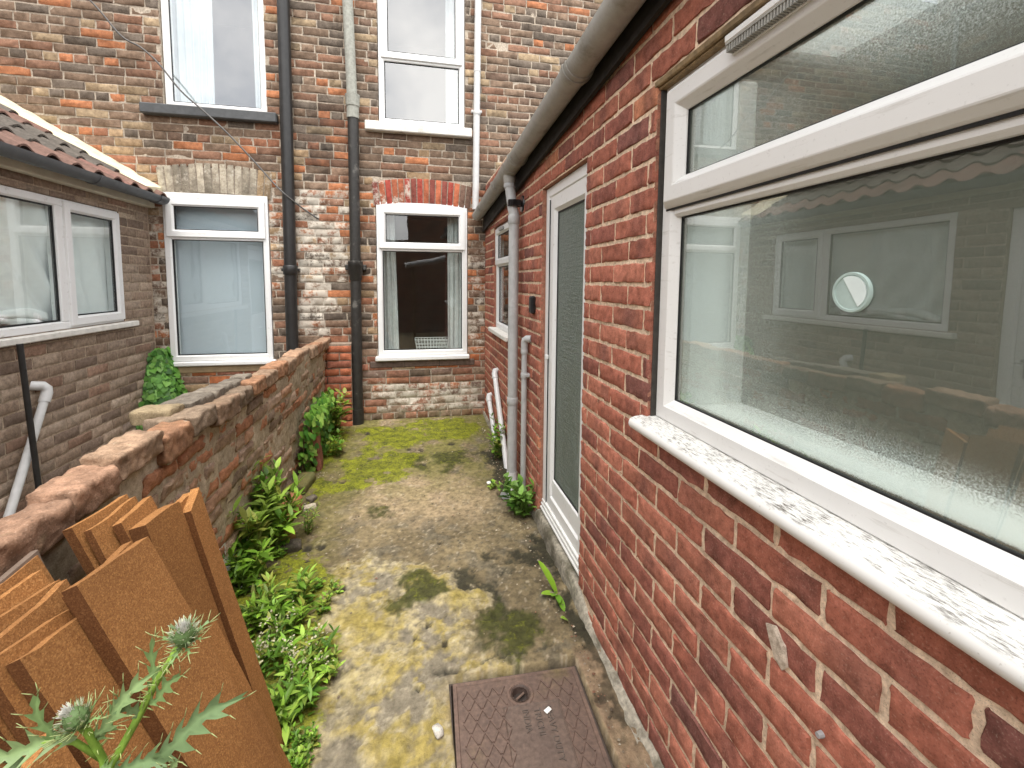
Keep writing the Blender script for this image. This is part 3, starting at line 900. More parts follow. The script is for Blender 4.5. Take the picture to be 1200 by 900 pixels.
def arch_lintel(u0, u1, vlow, vtop, sag, n, colfn, seed, joint=.008):
    rng = np.random.default_rng(seed)
    mb = MB(FB)
    w_ = (u1 - u0) / n
    for k in range(n):
        a, b = u0 + k * w_ + joint / 2, u0 + (k + 1) * w_ - joint / 2
        fan = ((k + .5) / n - .5) * .10
        s = lambda x: sag * (1 - ((x - (u0 + u1) / 2) / ((u1 - u0) / 2)) ** 2)
        P = []
        for t, vv in ((0, 0), (0, 0), (.06, 0), (.5, 0), (.94, 0), (1, 0), (1, 0)):
            P.append([t] * 6)
        T = np.array(P); A = np.array([[0, 0, .1, .9, 1, 1]] * 7)
        I, J = np.meshgrid(np.arange(6), np.arange(7)); ring = np.minimum(np.minimum(I, 5 - I), np.minimum(J, 6 - J))
        U = a + A * (b - a) + fan * (T - .3) * .5
        V = vlow + s(U) + T * (vtop - vlow + s(U) * .25 - 0 * s(U))
        N = np.where(ring == 0, -.02, np.where(ring == 1, .005, .009)) + rng.normal(0, .001, U.shape) * (ring > 0)
        col, msk = colfn(rng, k)
        mb.grid(np.stack([U, V, N], -1), np.broadcast_to(col, U.shape + (3,)), np.broadcast_to(msk, U.shape + (3,)))
    return mb
def c_red(rng, k):
    return (pick(rng, [(.5, (.36, .065, .045)), (.3, (.40, .12, .06)), (.2, (.22, .06, .045))]) if k < 14 else pick(rng, [(1, (.15, .09, .065))])), np.array((rng.choice([.30, .40, .47]) if k < 7 else .30, .2, 0))
def c_grey(rng, k):
    return pick(rng, [(.6, (.46, .41, .315)), (.4, (.33, .29, .22))]) if k < 13 else pick(rng, [(1, (.40, .29, .17))]), np.array((.44, .42, 0))
for nm, args, lab in (("window_arch", (-.370, .560, 2.165, 2.385, .042, 16, c_red, 3), "flaking red painted brick arch"), ("window_arch", (-2.155, -1.26, 2.172, 2.415, .045, 15, c_grey, 4), "soot-streaked pale grey brick arch")):
    mb = arch_lintel(*args)
    lt = mb.build(nm, MT['old'], house, smooth=True, label=lab, sharp=50)
    m2 = MB(FB); u0, u1 = args[0], args[1]
    us = np.linspace(u0, u1, 20); vv = args[2] + args[4] * (1 - ((us - (u0+u1)/2) / ((u1-u0)/2)) ** 2)
    P = np.stack([np.stack([us, vv - .002, us*0 + .004], -1), np.stack([us, us*0 + args[3] + .004, us*0 + .004], -1)], 0)
    m2.sheet(P, .1, (0, 0, 1), (.27, .23, .18)); m2.build("mortar", MT['mortar'], lt)

def old_window(key, nf, sash_split, lower_opens, sill, sill_mat, glass, label, arched):
    u0, u1, v0, v1 = WIN[key]
    win = MB(FB)
    top = v1
    frame_ring(win, u0 + .006, u1 - .006, v0, top, .052, nf, .075)
    wn = win.build("window", MT['upvc'], house, label=label)
    fr = MB(FB)
    if sash_split:
        vt = sash_split
        # transom bar, then the top-hung vent standing proud of the frame
        fr.box((u0 + .05, vt - .035, nf - .06), (u1 - .05, vt + .02, nf - .003), .006)
        fr.build("transom", MT['upvc'], wn)
        sh = MB(FB)
        frame_ring(sh, u0 + .030, u1 - .030, vt - .012, top - (.055 if arched else .03), .062, nf + .016, .05, .016)
        sh.build("opening_sash", MT['upvc'], wn)
        g1 = (u0 + .092, u1 - .092, vt + .05, top - (.117 if arched else .092))
        g2 = (u0 + .060, u1 - .060, v0 + .054, vt - .035)
        gs = [g1, g2]
    else:
        gs = [(u0 + .056, u1 - .056, v0 + .054, top - .054)]
    gk = MB(FB)
    for i, g in enumerate(gs):
        gasket(gk, *g, nf - .016 if not (sash_split and i == 0) else nf)
    gk.build("gasket", MT['gasket'], wn)
    for i, g in enumerate(gs):
        pane(wn, FB, *g, nf - .024 if not (sash_split and i == 0) else nf - .012, glass)
    sl = MB(FB)
    a, b, c, d, pr = sill
    sl.box((a, c, -.08), (b, d, pr), .008)
    sl.build("window_sill", sill_mat, house)
    return wn, gs

old_window('LL', .012, 1.835, False, (-2.165, -1.265, .672, .712, .045), MT['upvc'], MT['glass'], "white window with a pale blind behind it", True)
old_window('RL', .006, 1.775, False, (-.375, .545, .668, .712, .045), MT['upvc'], MT['glass'], "white window with grey curtains", True)
old_window('LU', -.030, None, False, (-2.235, -1.178, 2.845, 2.930, .07), MT['slatesill'], MT['skyglass'], "plain white upper window above the dark sill", False)
old_window('RU', -.012, 3.545, False, (-.430, .565, 2.845, 2.930, .075), MT['stonesill'], MT['skyglass'], "white upper window with a divided casement", False)
# dark stone slip and the brick course below the right sill
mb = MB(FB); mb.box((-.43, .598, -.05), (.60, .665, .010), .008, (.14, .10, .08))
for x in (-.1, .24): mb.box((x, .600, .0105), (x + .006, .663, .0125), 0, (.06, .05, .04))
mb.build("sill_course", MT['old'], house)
mb = MB(FB); mb.box((-2.14, .605, -.05), (-1.27, .668, .012), .008); mb.build("sill_band", m_plain("tan_render", (.34, .25, .15), .9, .2, 20, .4), house)
# rooms
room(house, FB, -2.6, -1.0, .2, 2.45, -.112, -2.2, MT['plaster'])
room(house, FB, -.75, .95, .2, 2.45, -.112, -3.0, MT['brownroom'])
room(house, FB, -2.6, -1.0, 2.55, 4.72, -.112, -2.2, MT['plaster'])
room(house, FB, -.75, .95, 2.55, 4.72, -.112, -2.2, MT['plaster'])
# roof beyond the top of the picture
mb = MB(); mb.box((-5.6, YB + .0, 4.76), (4.6, YB + 3.4, 4.86)); mb.build("roof", MT['darktimber'], house)
mb = MB(); mb.box((-5.6, YB + .12, -.05), (-2.7, YB + .3, 4.75)); mb.build("inner_leaf", MT['plaster'], house); mb = MB(); mb.box((1.0, YB + .12, -.05), (4.6, YB + .3, 4.75)); mb.build("inner_leaf", MT['plaster'], house)

# curtains, blind and basket behind the old windows
def curtain(label, F, parts, mat, cat="curtain", group=None):
    mb = MB(F)
    for P in parts: mb.sheet(P, .002, (0, 0, 1))
    o = mb.build("curtain", mat, None, smooth=True)
    return tag(o, label, cat, group)
curtain("white curtain drawn to the left of the upper left window", FB, [drape(FB, -2.07, -1.72, 2.90, 4.5, -.16, 6, .028, 1, flare=-.05)], MT['curtain'])
curtain("narrow white curtain at the right of the upper left window", FB, [drape(FB, -1.41, -1.25, 2.90, 4.5, -.16, 3, .02, 2)], MT['curtain'])
curtain("narrow white curtain at the right of the upper right window", FB, [drape(FB, .33, .52, 2.90, 4.5, -.16, 3, .02, 3)], MT['curtain'])
curtain("thin white curtain edge at the left of the upper right window", FB, [drape(FB, -.34, -.26, 2.90, 3.45, -.16, 2, .012, 4)], MT['curtain'])
curtain("grey curtain at the left of the lower right window", FB, [drape(FB, -.36, -.19, .66, 2.3, -.16, 4, .022, 5, flare=.22)], MT['greycurtain'])
curtain("grey curtain at the right of the lower right window", FB, [drape(FB, .34, .54, .66, 2.3, -.16, 4, .022, 6, flare=-.02)], MT['greycurtain'])
mb = MB(FB)
mb.box((-2.14, .70, -.105), (-1.28, 2.24, -.095))
mb.box((-2.14, .705, -.110), (-1.28, .735, -.090), .004)
tag(mb.build("roller_blind", MT['blind'], None), "pale blue-grey blind filling the lower left window", "blind")
mb = MB(FB); mb.box((-.36, .655, -.46), (.55, .70, -.115), .006); mb.build("window_board", MT['whiteboard'], house)
# wire basket
def basket():
    t = thing("wire_basket", "white wire basket on the inside sill of the lower right window", "basket", (.18, YB + .26, .70))
    f = MB(FB)
    a, b, c, d = .02, .345, -.18, -.36
    def loop(v, e):
        q = [(a - e, v, c), (b + e, v, c), (b + e, v, d), (a - e, v, d)]
        for i in range(4): f.tube([q[i], q[(i+1) % 4]], .0035, 6)
    loop(.845, .015); loop(.702, -.01)
    f.build("rim", MT['wire'], t)
    g = MB(FB)
    for k in range(3):
        v = .737 + .036 * k; e = -.006 + .007 * k
        q = [(a - e, v, c), (b + e, v, c), (b + e, v, d), (a - e, v, d)]
        for i in range(4): g.tube([q[i], q[(i+1) % 4]], .003, 5)
    for k in range(12):
        s = k / 11.0
        for nn in (c, d): g.tube([(a + .01 + s * (b - a - .02), .702, nn), (a - .015 + s * (b - a + .03), .845, nn)], .003, 5)
    for k in range(5):
        s = c + (d - c) * k / 4
        for uu, e in ((a, -1), (b, 1)): g.tube([(uu - e * .01, .702, s), (uu + e * .015, .845, s)], .003, 5)
    g.build("wire_mesh", MT['wire'], t)
basket()

# ================================================================== THE RED BRICK EXTENSION (right)
XA = 0.708
FR = Frame((XA, 0, 0), (0, -1, 0), (-1, 0, 0))        # u = -y
ext = thing("brick_extension", "red brick single-storey kitchen extension along the right side of the yard", "extension", (XA, 1.8, 0))
OW = (-1.256, .95, .9958, 2.0458)
OD = (-2.475, -1.80, .06, 1.9708)
OS = (-4.035, -3.30, 1.005, 1.935)
T_F = [(.50, (.325, .110, .070)), (.29, (.375, .138, .088)), (.14, (.255, .088, .062)), (.02, (.42, .168, .090)), (.05, (.205, .080, .062))]
def col_f(rng, u, v):
    moss = .28 * float(sstep(.20, .02, v)); soot = rng.uniform(0, .22)
    return pick(rng, T_F) * np.array((1.13, 1.16, 1.18)), np.array((0, soot, moss))
def mask_f(U, V):
    return np.stack([0 * U, 0 * U + .08, .32 * sstep(.20, .02, V)], -1)
mb = MB(FR)
brick_field(mb, FR, -4.53, 1.4, .0208, 2.40, .075, .225, [OW, OD, OS], col_f, joint=.0145, proud=.0022, bev=.0035, nu=8, nv=3, jit=.0015, tilt=.0009, phase=.1674, seed=5, bands=True)
wall_r = mb.build("brick_wall", MT['brick'], ext, smooth=True, sharp=50)
mb = MB(FR)
mortar_face(mb, FR, -4.53, 1.4, -.06, 2.42, [OW, OD, OS], .05, (.74, .575, .410), mask_f, depth=.10, amp=.0006, n0=-.0026, reveal_col=(.36, .17, .11))
mb.build("mortar", MT['mortar'], wall_r)
# a smear of grey mortar and a wall plug on the lower bricks
rngp = np.random.default_rng(4)
mb = MB(FR)
pts = [(-.74, .752), (-.715, .765), (-.690, .742), (-.682, .705), (-.694, .688), (-.712, .697), (-.726, .720)]
v = [(a, b, .0045) for a, b in pts] + [((a + .712) * .75 - .712, (b - .725) * .75 + .725, .0075) for a, b in pts] + [(a, b, .001) for a, b in pts]
k = len(pts)
mb.add(v, [tuple(range(k, 2*k))[::-1]] + [(i, (i+1) % k, k + (i+1) % k, k + i)[::-1] for i in range(k)] + [(2*k+i, 2*k+(i+1) % k, (i+1) % k, i)[::-1] for i in range(k)], (.56, .47, .37))
mb.build("mortar_patch", MT['mortar'], wall_r)
mb = MB(FR); mb.tube([(-.603, .648, .001), (-.603, .648, .012)], [.006, .005], 9, (.5, .48, .45)); mb.build("wall_plug", MT['greyplastic'], wall_r)

# ---- the big window
NF = -.027
u0, u1, v0, v1 = -1.249, .93, 1.036, 2.024
mb = MB(FR)
mb.ring(u0, u1, v0, v1, [(0, NF - .06), (0, NF - .004), (.004, NF), (.043, NF), (.046, NF - .003), (.064, NF - .020), (.066, NF - .024), (.066, NF - .06)])
wbig = mb.build("window", MT['upvc2'], ext, label="large white framed window with an obscure glass pane and a fanlight")
mb = MB(FR)
mb.box((u0 + .05, 1.642, NF - .06), (u1 - .05, 1.70, NF - .004), .008)
mb.build("transom", MT['upvc2'], wbig)
mb = MB(FR)
mb.ring(u0 + .020, u1 - .02, 1.668, 2.010, [(0, -.05), (0, -.026), (.004, -.020), (.017, -.007), (.020, -.006), (.058, -.006), (.062, -.008), (.082, -.030), (.083, -.034), (.083, -.05)])
mb.build("fanlight_sash", MT['upvc2'], wbig)
gA = (u0 + .066, u1 - .066, 1.102, 1.640)
gB = (u0 + .103, u1 - .10, 1.751, 1.928)
mb = MB(FR)
mb.box((u0 + .022, 1.6625, -.05), (u1 - .022, 1.6678, -.0255))  # dark strip painting the shadow gap under the fanlight sash
gasket(mb, *gA, NF - .0225, .0025); gasket(mb, *gB, -.0335, .0025)
mb.build("gasket", MT['gasket'], wbig)
pane(wbig, FR, *gA, NF - .028, MT['frost'], label="obscure glass pane mirroring the opposite wall")
pane(wbig, FR, *gB, -.040, MT['frost'])
# round plastic ventilator in the pane
def disc(F, uc, vc, r, n):
    t = MB(F); m = 40
    prof = [(r, 0), (r, .004), (r * .97, .0065), (r * .86, .0065), (r * .84, .0045), (0.001, .0045)]
    V = []; f = []
    for (q, d) in prof:
        for k in range(m):
            a = 2 * math.pi * k / m; V.append((uc + q * math.cos(a), vc + q * math.sin(a), n + d))
    for i in range(len(prof) - 1):
        for k in range(m): f.append((i*m+k, i*m+(k+1) % m, (i+1)*m+(k+1) % m, (i+1)*m+k))
    t.add(V, f)
    return t
MT['ventdisc'] = m_plain("pale_green_plastic", (.40, .50, .46), .35, .1, 30, .05)
MT['ventlight'] = m_plain("pale_vent_light", (.68, .76, .73), .3, .05, 30, .05)
vd = disc(FR, -.652, 1.437, .036, NF - .028).build("vent_disc", MT['ventdisc'], wbig, smooth=True, sharp=35)
# pale half disc: light showing through the open vent, painted in
mb = MB(FR)
a0, a1 = RAD(-58), RAD(122)
ar = [(-.652 + .029 * math.cos(a0 + (a1 - a0) * k / 20), 1.437 + .029 * math.sin(a0 + (a1 - a0) * k / 20)) for k in range(21)]
k = len(ar)
mb.add([(a, b, NF - .0215) for a, b in ar] + [(a, b, NF - .0245) for a, b in ar], [tuple(range(k)), tuple(range(k, 2*k))[::-1]] + [(i, k+i, k+(i+1) % k, (i+1) % k) for i in range(k)])
mb.build("vent_light_half", MT['ventlight'], wbig)
# trickle vent hood at the head
mb = MB(FR); mb.box((-.935, 1.988, -.006), (-.45, 2.006, .020), .003)
mb.box((-.935, 1.966, -.006), (-.45, 1.988, -.001), .001)
hood = mb.build("trickle_vent", MT['upvc2'], wbig)
mb = MB(FR)
for k in range(60): mb.box((-.930 + .008 * k, 1.968, -.001), (-.926 + .008 * k, 1.9885, .017))
mb.box((-.932, 1.984, -.001), (-.452, 1.9875, .0185))
MT['louvre'] = m_plain("grey_louvre", (.30, .29, .26), .6, .2, 60, .1)
mb.build("vent_grille", MT['louvre'], wbig)
# sill, timber head strip, dark strip for the shaded reveal
mb = MB(FR)
P = []
prof = [(-.036, 1.0365), (-.010, 1.0355), (.030, 1.031), (.043, 1.027), (.049, 1.020), (.051, 1.011), (.049, 1.002), (.044, .9965), (.032, .9955), (.020, .998), (-.036, .998)]
for uu in np.linspace(-1.274, .95, 40): P.append([(uu, b, a) for a, b in prof])
P = np.array(P); mb.grid(P, flip=False)
n_ = len(prof); mb.add(P[0], [tuple(range(n_))]); mb.add(P[-1], [tuple(range(n_))[::-1]])
mb.build("window_sill", MT['sill'], wbig, smooth=True, sharp=40, label="flaking white sill with bare streaks")
mb = MB(FR); mb.box((-1.268, 2.026, -.08), (.95, 2.0452, .003), .003); mb.box((-1.262, 2.018, -.08), (.95, 2.0255, -.006), .002); mb.build("lintel_strip", MT['lintelwood'], ext)
mb = MB(FR); mb.box((-1.2555, 1.0, -.09), (-1.2495, 2.022, -.012), .002); mb.build("reveal_shade", MT['reveal_shade'], wbig)  # dark strip painting the shade on the brick reveal beside the frame
# inside of the window: boards of the deep reveal and the room
mb = MB(FR); mb.box((-1.26, 1.055, -.285), (1.0, 1.082, -.092), .004); mb.build("window_board", MT['whiteboard'], ext)
mb = MB(FR); mb.box((-1.225, 1.083, -.285), (-1.185, 2.04, -.092), .004); mb.build("window_reveal", MT['whiteboard'], ext)
def kitchen():
    u0, u1, v0, v1, n0, n1 = -1.75, 1.2, .1, 2.2, -.101, -3.0
    a, b, c, d = -1.34, .90, -.105, -.72            # opening added in the ceiling to light the window boards
    mb = MB(FR)
    mb.box((u0 - .03, v0, n1), (u0, v1, n0)); mb.box((u1, v0, n1), (u1 + .03, v1, n0)); mb.box((u0, v0, n1 - .03), (u1, v1, n1)); mb.box((u0, v0 - .03, n1), (u1, v0, n0))
    for q in (((u0, v1, n1), (a, v1 + .03, n0)), ((b, v1, n1), (u1, v1 + .03, n0)), ((a, v1, n1), (b, v1 + .03, d)), ((a, v1, c), (b, v1 + .03, n0))): mb.box(*q)
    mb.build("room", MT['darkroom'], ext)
    m2 = MB(FR)
    for q in (((a - .02, v1 + .03, d), (a, 2.52, c)), ((b, v1 + .03, d), (b + .02, 2.52, c)), ((a, v1 + .03, d - .02), (b, 2.66, d)), ((a, v1 + .03, c), (b, 2.47, c + .02))): m2.box(*q)
    m2.build("added_light_well", MT['whiteboard'], ext)
kitchen()
# ---- the door
ND = -.026
mb = MB(FR)
frame_ring(mb, OD[0] + .003, OD[1] - .003, .112, OD[3] - .003, .062, ND, .05, .012)
dr = mb.build("door", MT['upvc'], ext, label="white framed back door with one tall rippled glass panel")
mb = MB(FR)
frame_ring(mb, OD[0] + .052, OD[1] - .030, .165, OD[3] - .055, .088, ND - .006, .045, .016)
mb.box((OD[0] + .12, .24, ND - .04), (OD[1] - .08, .345, ND - .016), .006)
mb.build("door_leaf", MT['upvc'], dr)
gD = (OD[0] + .142, OD[1] - .112, .345, OD[3] - .145)
mb = MB(FR); gasket(mb, *gD, ND - .024, .007)
mb.box((OD[0] + .0655, .18, ND - .02), (OD[0] + .0685, 1.90, ND + .0005)); mb.build("gasket", MT['gasket'], dr)
pane(dr, FR, *gD, ND - .028, MT['doorglass'])
mb = MB(FR)
for k in range(3): mb.box((OD[0] + .004, .116 + .022 * k, ND - .01), (OD[1] - .004, .132 + .022 * k, ND + .016 - .005 * k), .004)
mb.build("threshold", MT['upvc2'], dr)
mb = MB(FR); mb.box((OD[0] + .070, 1.02, ND), (OD[0] + .086, 1.045, ND + .02), .003); mb.build("keeper", MT['upvc'], dr)
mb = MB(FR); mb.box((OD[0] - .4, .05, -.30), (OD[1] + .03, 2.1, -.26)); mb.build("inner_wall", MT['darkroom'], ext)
# ---- the small window behind the downpipe
mb = MB(FR); frame_ring(mb, OS[0] + .004, OS[1] - .004, 1.04, OS[3] - .004, .05, -.022, .06, .010)
sw = mb.build("window", MT['upvc'], ext, label="small white kitchen window behind the downpipe")
mb = MB(FR); mb.box((OS[0] + .05, 1.585, -.08), (OS[1] - .05, 1.635, -.0235), .006); mb.build("transom", MT['upvc'], sw)
mb = MB(FR); frame_ring(mb, OS[0] + .024, OS[1] - .024, 1.60, OS[3] - .022, .055, -.008, .04, .013); mb.build("opening_sash", MT['upvc'], sw)
gs1 = (OS[0] + .08, OS[1] - .08, 1.656, OS[3] - .078); gs2 = (OS[0] + .055, OS[1] - .055, 1.092, 1.585)
mb = MB(FR); gasket(mb, *gs1, -.026); gasket(mb, *gs2, -.042); mb.build("gasket", MT['gasket'], sw)
pane(sw, FR, *gs1, -.030, MT['glass']); pane(sw, FR, *gs2, -.046, MT['glass'])
mb = MB(FR); mb.box((-3.76, OS[3] - .060, -.008), (-3.60, OS[3] - .036, .010), .004); mb.build("trickle_vent", MT['greyplastic'], sw)
mb = MB(FR); mb.box((OS[0] - .03, 1.0, -.06), (OS[1] + .03, 1.038, .045), .006); mb.build("window_sill", MT['stonesill'], sw)
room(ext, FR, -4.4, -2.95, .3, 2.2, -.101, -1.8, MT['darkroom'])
# ---- plinth, eaves, roof
mb = MB(FR)
us = np.linspace(-4.53, 1.2, 190); 
def plinth_sec(uu):
    z0 = float(gz(0, -uu)); k = .7 * float(sstep(-2.55, -2.45, uu) * sstep(-1.62, -1.80, uu)); q = .42 + .35 * float(sstep(-1.5, -1.2, uu))
    hgt = z0 + .012 + .085 * k + .012 * float(sstep(-2.5, -3, uu))
    p = np.array([[uu, z0 - .06, .058 * q], [uu, z0 + .004, .052 * q], [uu, hgt - .012, .036 * q], [uu, hgt, .022 * q], [uu, hgt + .006, .002], [uu, hgt + .006, -.04]])
    nz = fbm(p, 28, 4, 9, .6) - .5
    p[:, 2] += nz * .030; p[:, 1] += (fbm(p, 22, 3, 19) - .5) * .020
    return p
mb.grid(np.array([plinth_sec(x) for x in us]), flip=True)
mb.build("plinth", MT['concrete'], ext, smooth=True, label="crumbling painted concrete footing")
def eave(y): return 2.312 - .081 * y
def gutz(y): return 2.108 + (4.45 - y) * .060
mb = MB()
ys = np.linspace(-1.4, 4.52, 30)
A = np.array([[(XA - .003, y, eave(y) + .014) for y in ys], [(XA - .003, y, eave(y) + .24) for y in ys]])
mb.sheet(A, .022, (1, 0, 0))
B = np.array([[(XA - .016, y, eave(y) + .0) for y in ys], [(XA - .016, y, eave(y) + .022) for y in ys]])
mb.sheet(B, .016, (1, 0, 0))
mb.build("fascia", MT['darktimber'], ext)
mb = MB()
def roof_piece(y0, y1, x0, x1):
    f = lambda x, y: gutz(y) + .062 + (x - XA + .075) * .311
    yy = np.linspace(y0, y1, 8)
    mb.sheet(np.array([[(x, y, f(x, y)) for y in yy] for x in (x0, x1)]), .03, (0, 0, 1))
roof_piece(-1.4, -.93, XA - .075, 4.2); roof_piece(1.36, 4.52, XA - .075, 4.2); roof_piece(-.93, 1.36, XA - .075, XA + .105); roof_piece(-.93, 1.36, XA + .72, 4.2)  # gap added in the roof to let daylight onto the window boards
mb.build("roof", MT['darktimber'], ext)

def half_gutter(mb, yline, r=.056, xc=.62, zf=gutz, a0=180, a1=360, th=.003, seg=18):
    P = []
    for y in yline:
        P.append([(xc + r * math.cos(RAD(a0 + (a1 - a0) * k / seg)), y, zf(y) + r * math.sin(RAD(a0 + (a1 - a0) * k / seg))) for k in range(seg + 1)])
    P = np.array(P)
    Q = P.copy(); Q[..., 0] = xc + (P[..., 0] - xc) * (1 - th / r); Q[..., 2] = P[..., 2] + (np.array([zf(y) for y in yline])[:, None] - P[..., 2]) * (th / r)
    mb.grid(P, flip=False); mb.grid(Q, flip=True)
    h, ww = P.shape[:2]
    for row in (0, h - 1):
        for k in range(ww - 1): mb.add([P[row, k], P[row, k+1], Q[row, k+1], Q[row, k]], [(0, 1, 2, 3)])
    for k in (0, ww - 1):
        for i in range(h - 1): mb.add([P[i, k], P[i+1, k], Q[i+1, k], Q[i, k]], [(0, 1, 2, 3)])

gut = thing("roof_gutter", "weather-stained grey half-round gutter under the eaves of the red brick extension", "gutter", (.62, 4.45, gutz(4.45)))
mb = MB(); half_gutter(mb, np.linspace(-1.3, 4.47, 24)); 
a = [( .62 + .056 * math.cos(RAD(180 + 10 * k)), 4.47, gutz(4.47) + .056 * math.sin(RAD(180 + 10 * k))) for k in range(19)]
mb.add(a + [(x, y + .004, z) for x, y, z in a], [tuple(range(19)), tuple(range(19, 38))[::-1]] + [(i, i+1, 20+i, 19+i) for i in range(18)])
mb.build("channel", MT['gutter'], gut, smooth=True, sharp=40)
for yc in (1.70, 2.72, 3.32, .1):
    mb = MB(); half_gutter(mb, np.linspace(yc - .035, yc + .035, 3), r=.0605); half_gutter(mb, np.linspace(yc - .008, yc + .008, 3), r=.065)
    mb.build("union", MT['gutter'], gut, smooth=True, sharp=40)
mb = MB()
half_gutter(mb, np.linspace(2.86, 3.06, 5), r=.0595)
mb.tube([(.622, 2.96, gutz(2.96) - .05), (.622, 2.96, gutz(2.96) - .10)], [.042, .038], 18); mb.build("outlet", MT['gutter'], gut, smooth=True, sharp=40)

# ---- pipes on the red brick wall
def collar(mb, p, r, h=.05, seg=20):
    p = Vector(p); mb.tube([p, p + Vector((0, 0, .006)), p + Vector((0, 0, h - .006)), p + Vector((0, 0, h))], [r * .93, r, r, r * .93], seg)
dp = thing("drainpipe", "grey plastic rainwater downpipe below the gutter, beside the small window", "downpipe", (.648, 2.93, .03))
mb = MB(); mb.tube([(.648, 2.93, .13), (.648, 2.93, 1.88)], .034, 22); mb.build("pipe", MT['greypipe'], dp, smooth=True, sharp=50)
mb = MB(); zt = gutz(2.96) - .09
mb.tube([(.622, 2.96, zt + .02), (.622, 2.96, zt - .03), (.627, 2.955, zt - .055), (.640, 2.938, 1.93), (.648, 2.93, 1.90), (.648, 2.93, 1.84)], .0335, 20); collar(mb, (.622, 2.96, zt - .04), .038, .03); collar(mb, (.648, 2.93, 1.83), .0385, .06)
mb.build("swan_neck", MT['greypipe'], dp, smooth=True, sharp=50)
mb = MB(); collar(mb, (.648, 2.93, .62), .0385, .05); mb.build("socket", MT['greypipe'], dp, smooth=True, sharp=50)
mb = MB(FR)
mb.tube([(-2.93, 1.965, .001), (-2.93, 1.965, .012)], [.056, .050], 22); mb.tube([(-2.93, 1.965, .012), (-2.93, 1.962, .035)], [.020, .020], 14)
a = [( -2.93 + .040 * math.sin(RAD(t)), .060 - .040 * math.cos(RAD(t))) for t in range(0, 361, 20)]
for (p, q) in zip(a[:-1], a[1:]): mb.box((min(p[0], q[0]) - .003, 1.945, min(p[1], q[1]) - .003), (max(p[0], q[0]) + .003, 1.985, max(p[1], q[1]) + .003))
mb.build("wall_clip", MT['blackplastic'], dp, smooth=False, label="black round clip")
mb = MB(); mb.tube([(.648, 2.93, .15), (.648, 2.93, .085), (.640, 2.915, .055), (.610, 2.86, .040), (.578, 2.815, .030)], [.036, .036, .036, .035, .036], 18)
mb.build("shoe", MT['whitepipe'], dp, smooth=True, sharp=50)
wp = thing("waste_pipe", "slim grey upright waste pipe with an elbow into the red brick wall by the door", "waste pipe", (.676, 2.72, .06))
mb = MB(); mb.tube([(.676, 2.72, .05), (.676, 2.72, 1.06)], .0185, 16); mb.build("pipe", MT['greypipe'], wp, smooth=True, sharp=50)
mb = MB(); mb.tube([(.676, 2.72, 1.03), (.676, 2.72, 1.07), (.678, 2.715, 1.088), (.686, 2.705, 1.096), (.712, 2.68, 1.098)], .0225, 16); collar(mb, (.676, 2.72, 1.0), .0235, .03); mb.build("elbow", MT['greypipe'], wp, smooth=True, sharp=50)
mb = MB(); mb.box((.672, 2.69, .855), (.709, 2.75, .875), .003); collar(mb, (.676, 2.72, .845), .023, .035); mb.build("pipe_clip", MT['greypipe'], wp, smooth=True, sharp=40)
for lab, p0, p1 in (("white sloping waste pipe, the upper of two in the far corner of the red wall", (.676, 3.79, .665), (.676, 3.20, .0)), ("white sloping waste pipe, the lower of two in the far corner of the red wall", (.676, 4.10, .370), (.676, 3.66, .03))):
    t = thing("waste_pipe", lab, "waste pipe", p1, "white waste pipes in the corner")
    d = (Vector(p1) - Vector(p0)).normalized()
    mb = MB(); mb.tube([Vector(p0) + d * .02, p1], .0215, 16); mb.build("pipe", MT['whitepipe'], t, smooth=True, sharp=50)
    mb = MB(); mb.tube([Vector(p0) + d * .06, Vector(p0) + d * .01, Vector(p0) + Vector((.006, .008, .012)), Vector(p0) + Vector((.034, .016, .014))], .026, 16); mb.build("elbow", MT['whitepipe'], t, smooth=True, sharp=50)
t = thing("key_safe", "small black key safe on the red brick wall beside the back door", "key safe", (.69, 2.60, 1.26))
mb = MB(FR); mb.box((-2.635, 1.262, .001), (-2.572, 1.368, .030), .008); mb.build("body", MT['blackplastic'], t)
mb = MB(FR); mb.box((-2.648, 1.275, .003), (-2.6355, 1.36, .026), .004); mb.build("side_cap", MT['greyplastic'], t)

# ================================================================== THE NEIGHBOUR'S EXTENSION (left)
XL = -2.24
FL = Frame((XL, 0, 0), (0, 1, 0), (1, 0, 0))           # u = y
nb = thing("neighbour_extension", "brown brick single-storey extension with a clay tiled roof beyond the low wall", "extension", (XL, 3.0, -.1))
NW = (2.48, 4.118, 1.115, 1.972); NDR = (1.22, 2.20, -.05, 1.95)
T_N = [(.5, (.27, .198, .142)), (.25, (.33, .255, .188)), (.17, (.20, .145, .108)), (.08, (.26, .165, .115))]
def col_n(rng, u, v):
    c = pick(rng, T_N)
    if v < .62 and rng.random() < .35: c = c * 1.25 + .03
    return c, np.array((.30 * (u > 4.4), .15 + rng.uniform(0, .2), .1))
mb = MB(FL)
brick_field(mb, FL, -1.5, 4.50, -.13, 2.16, .0738, .225, [NW, NDR], col_n, joint=.0115, proud=.003, bev=.004, nu=4, nv=1, jit=.001, phase=.06, seed=23)
wl = mb.build("brick_wall", MT['brick'], nb, smooth=True, sharp=50)
mb = MB(FL); mortar_face(mb, FL, -1.5, 4.53, -.14, 2.16, [NW, NDR], .06, (.42, .335, .245), lambda U, V: np.stack([0*U, .2 + 0*U, 0*U], -1), depth=.10, amp=.0006, n0=-.0025)
mb.build("mortar", MT['mortar'], wl)
mb = MB(FL); frame_ring(mb, NW[0] + .004, NW[1] - .004, NW[2] + .002, NW[3] - .004, .052, -.006, .07, .010)
nw = mb.build("window", MT['upvc'], nb, label="wide white window with net curtains")
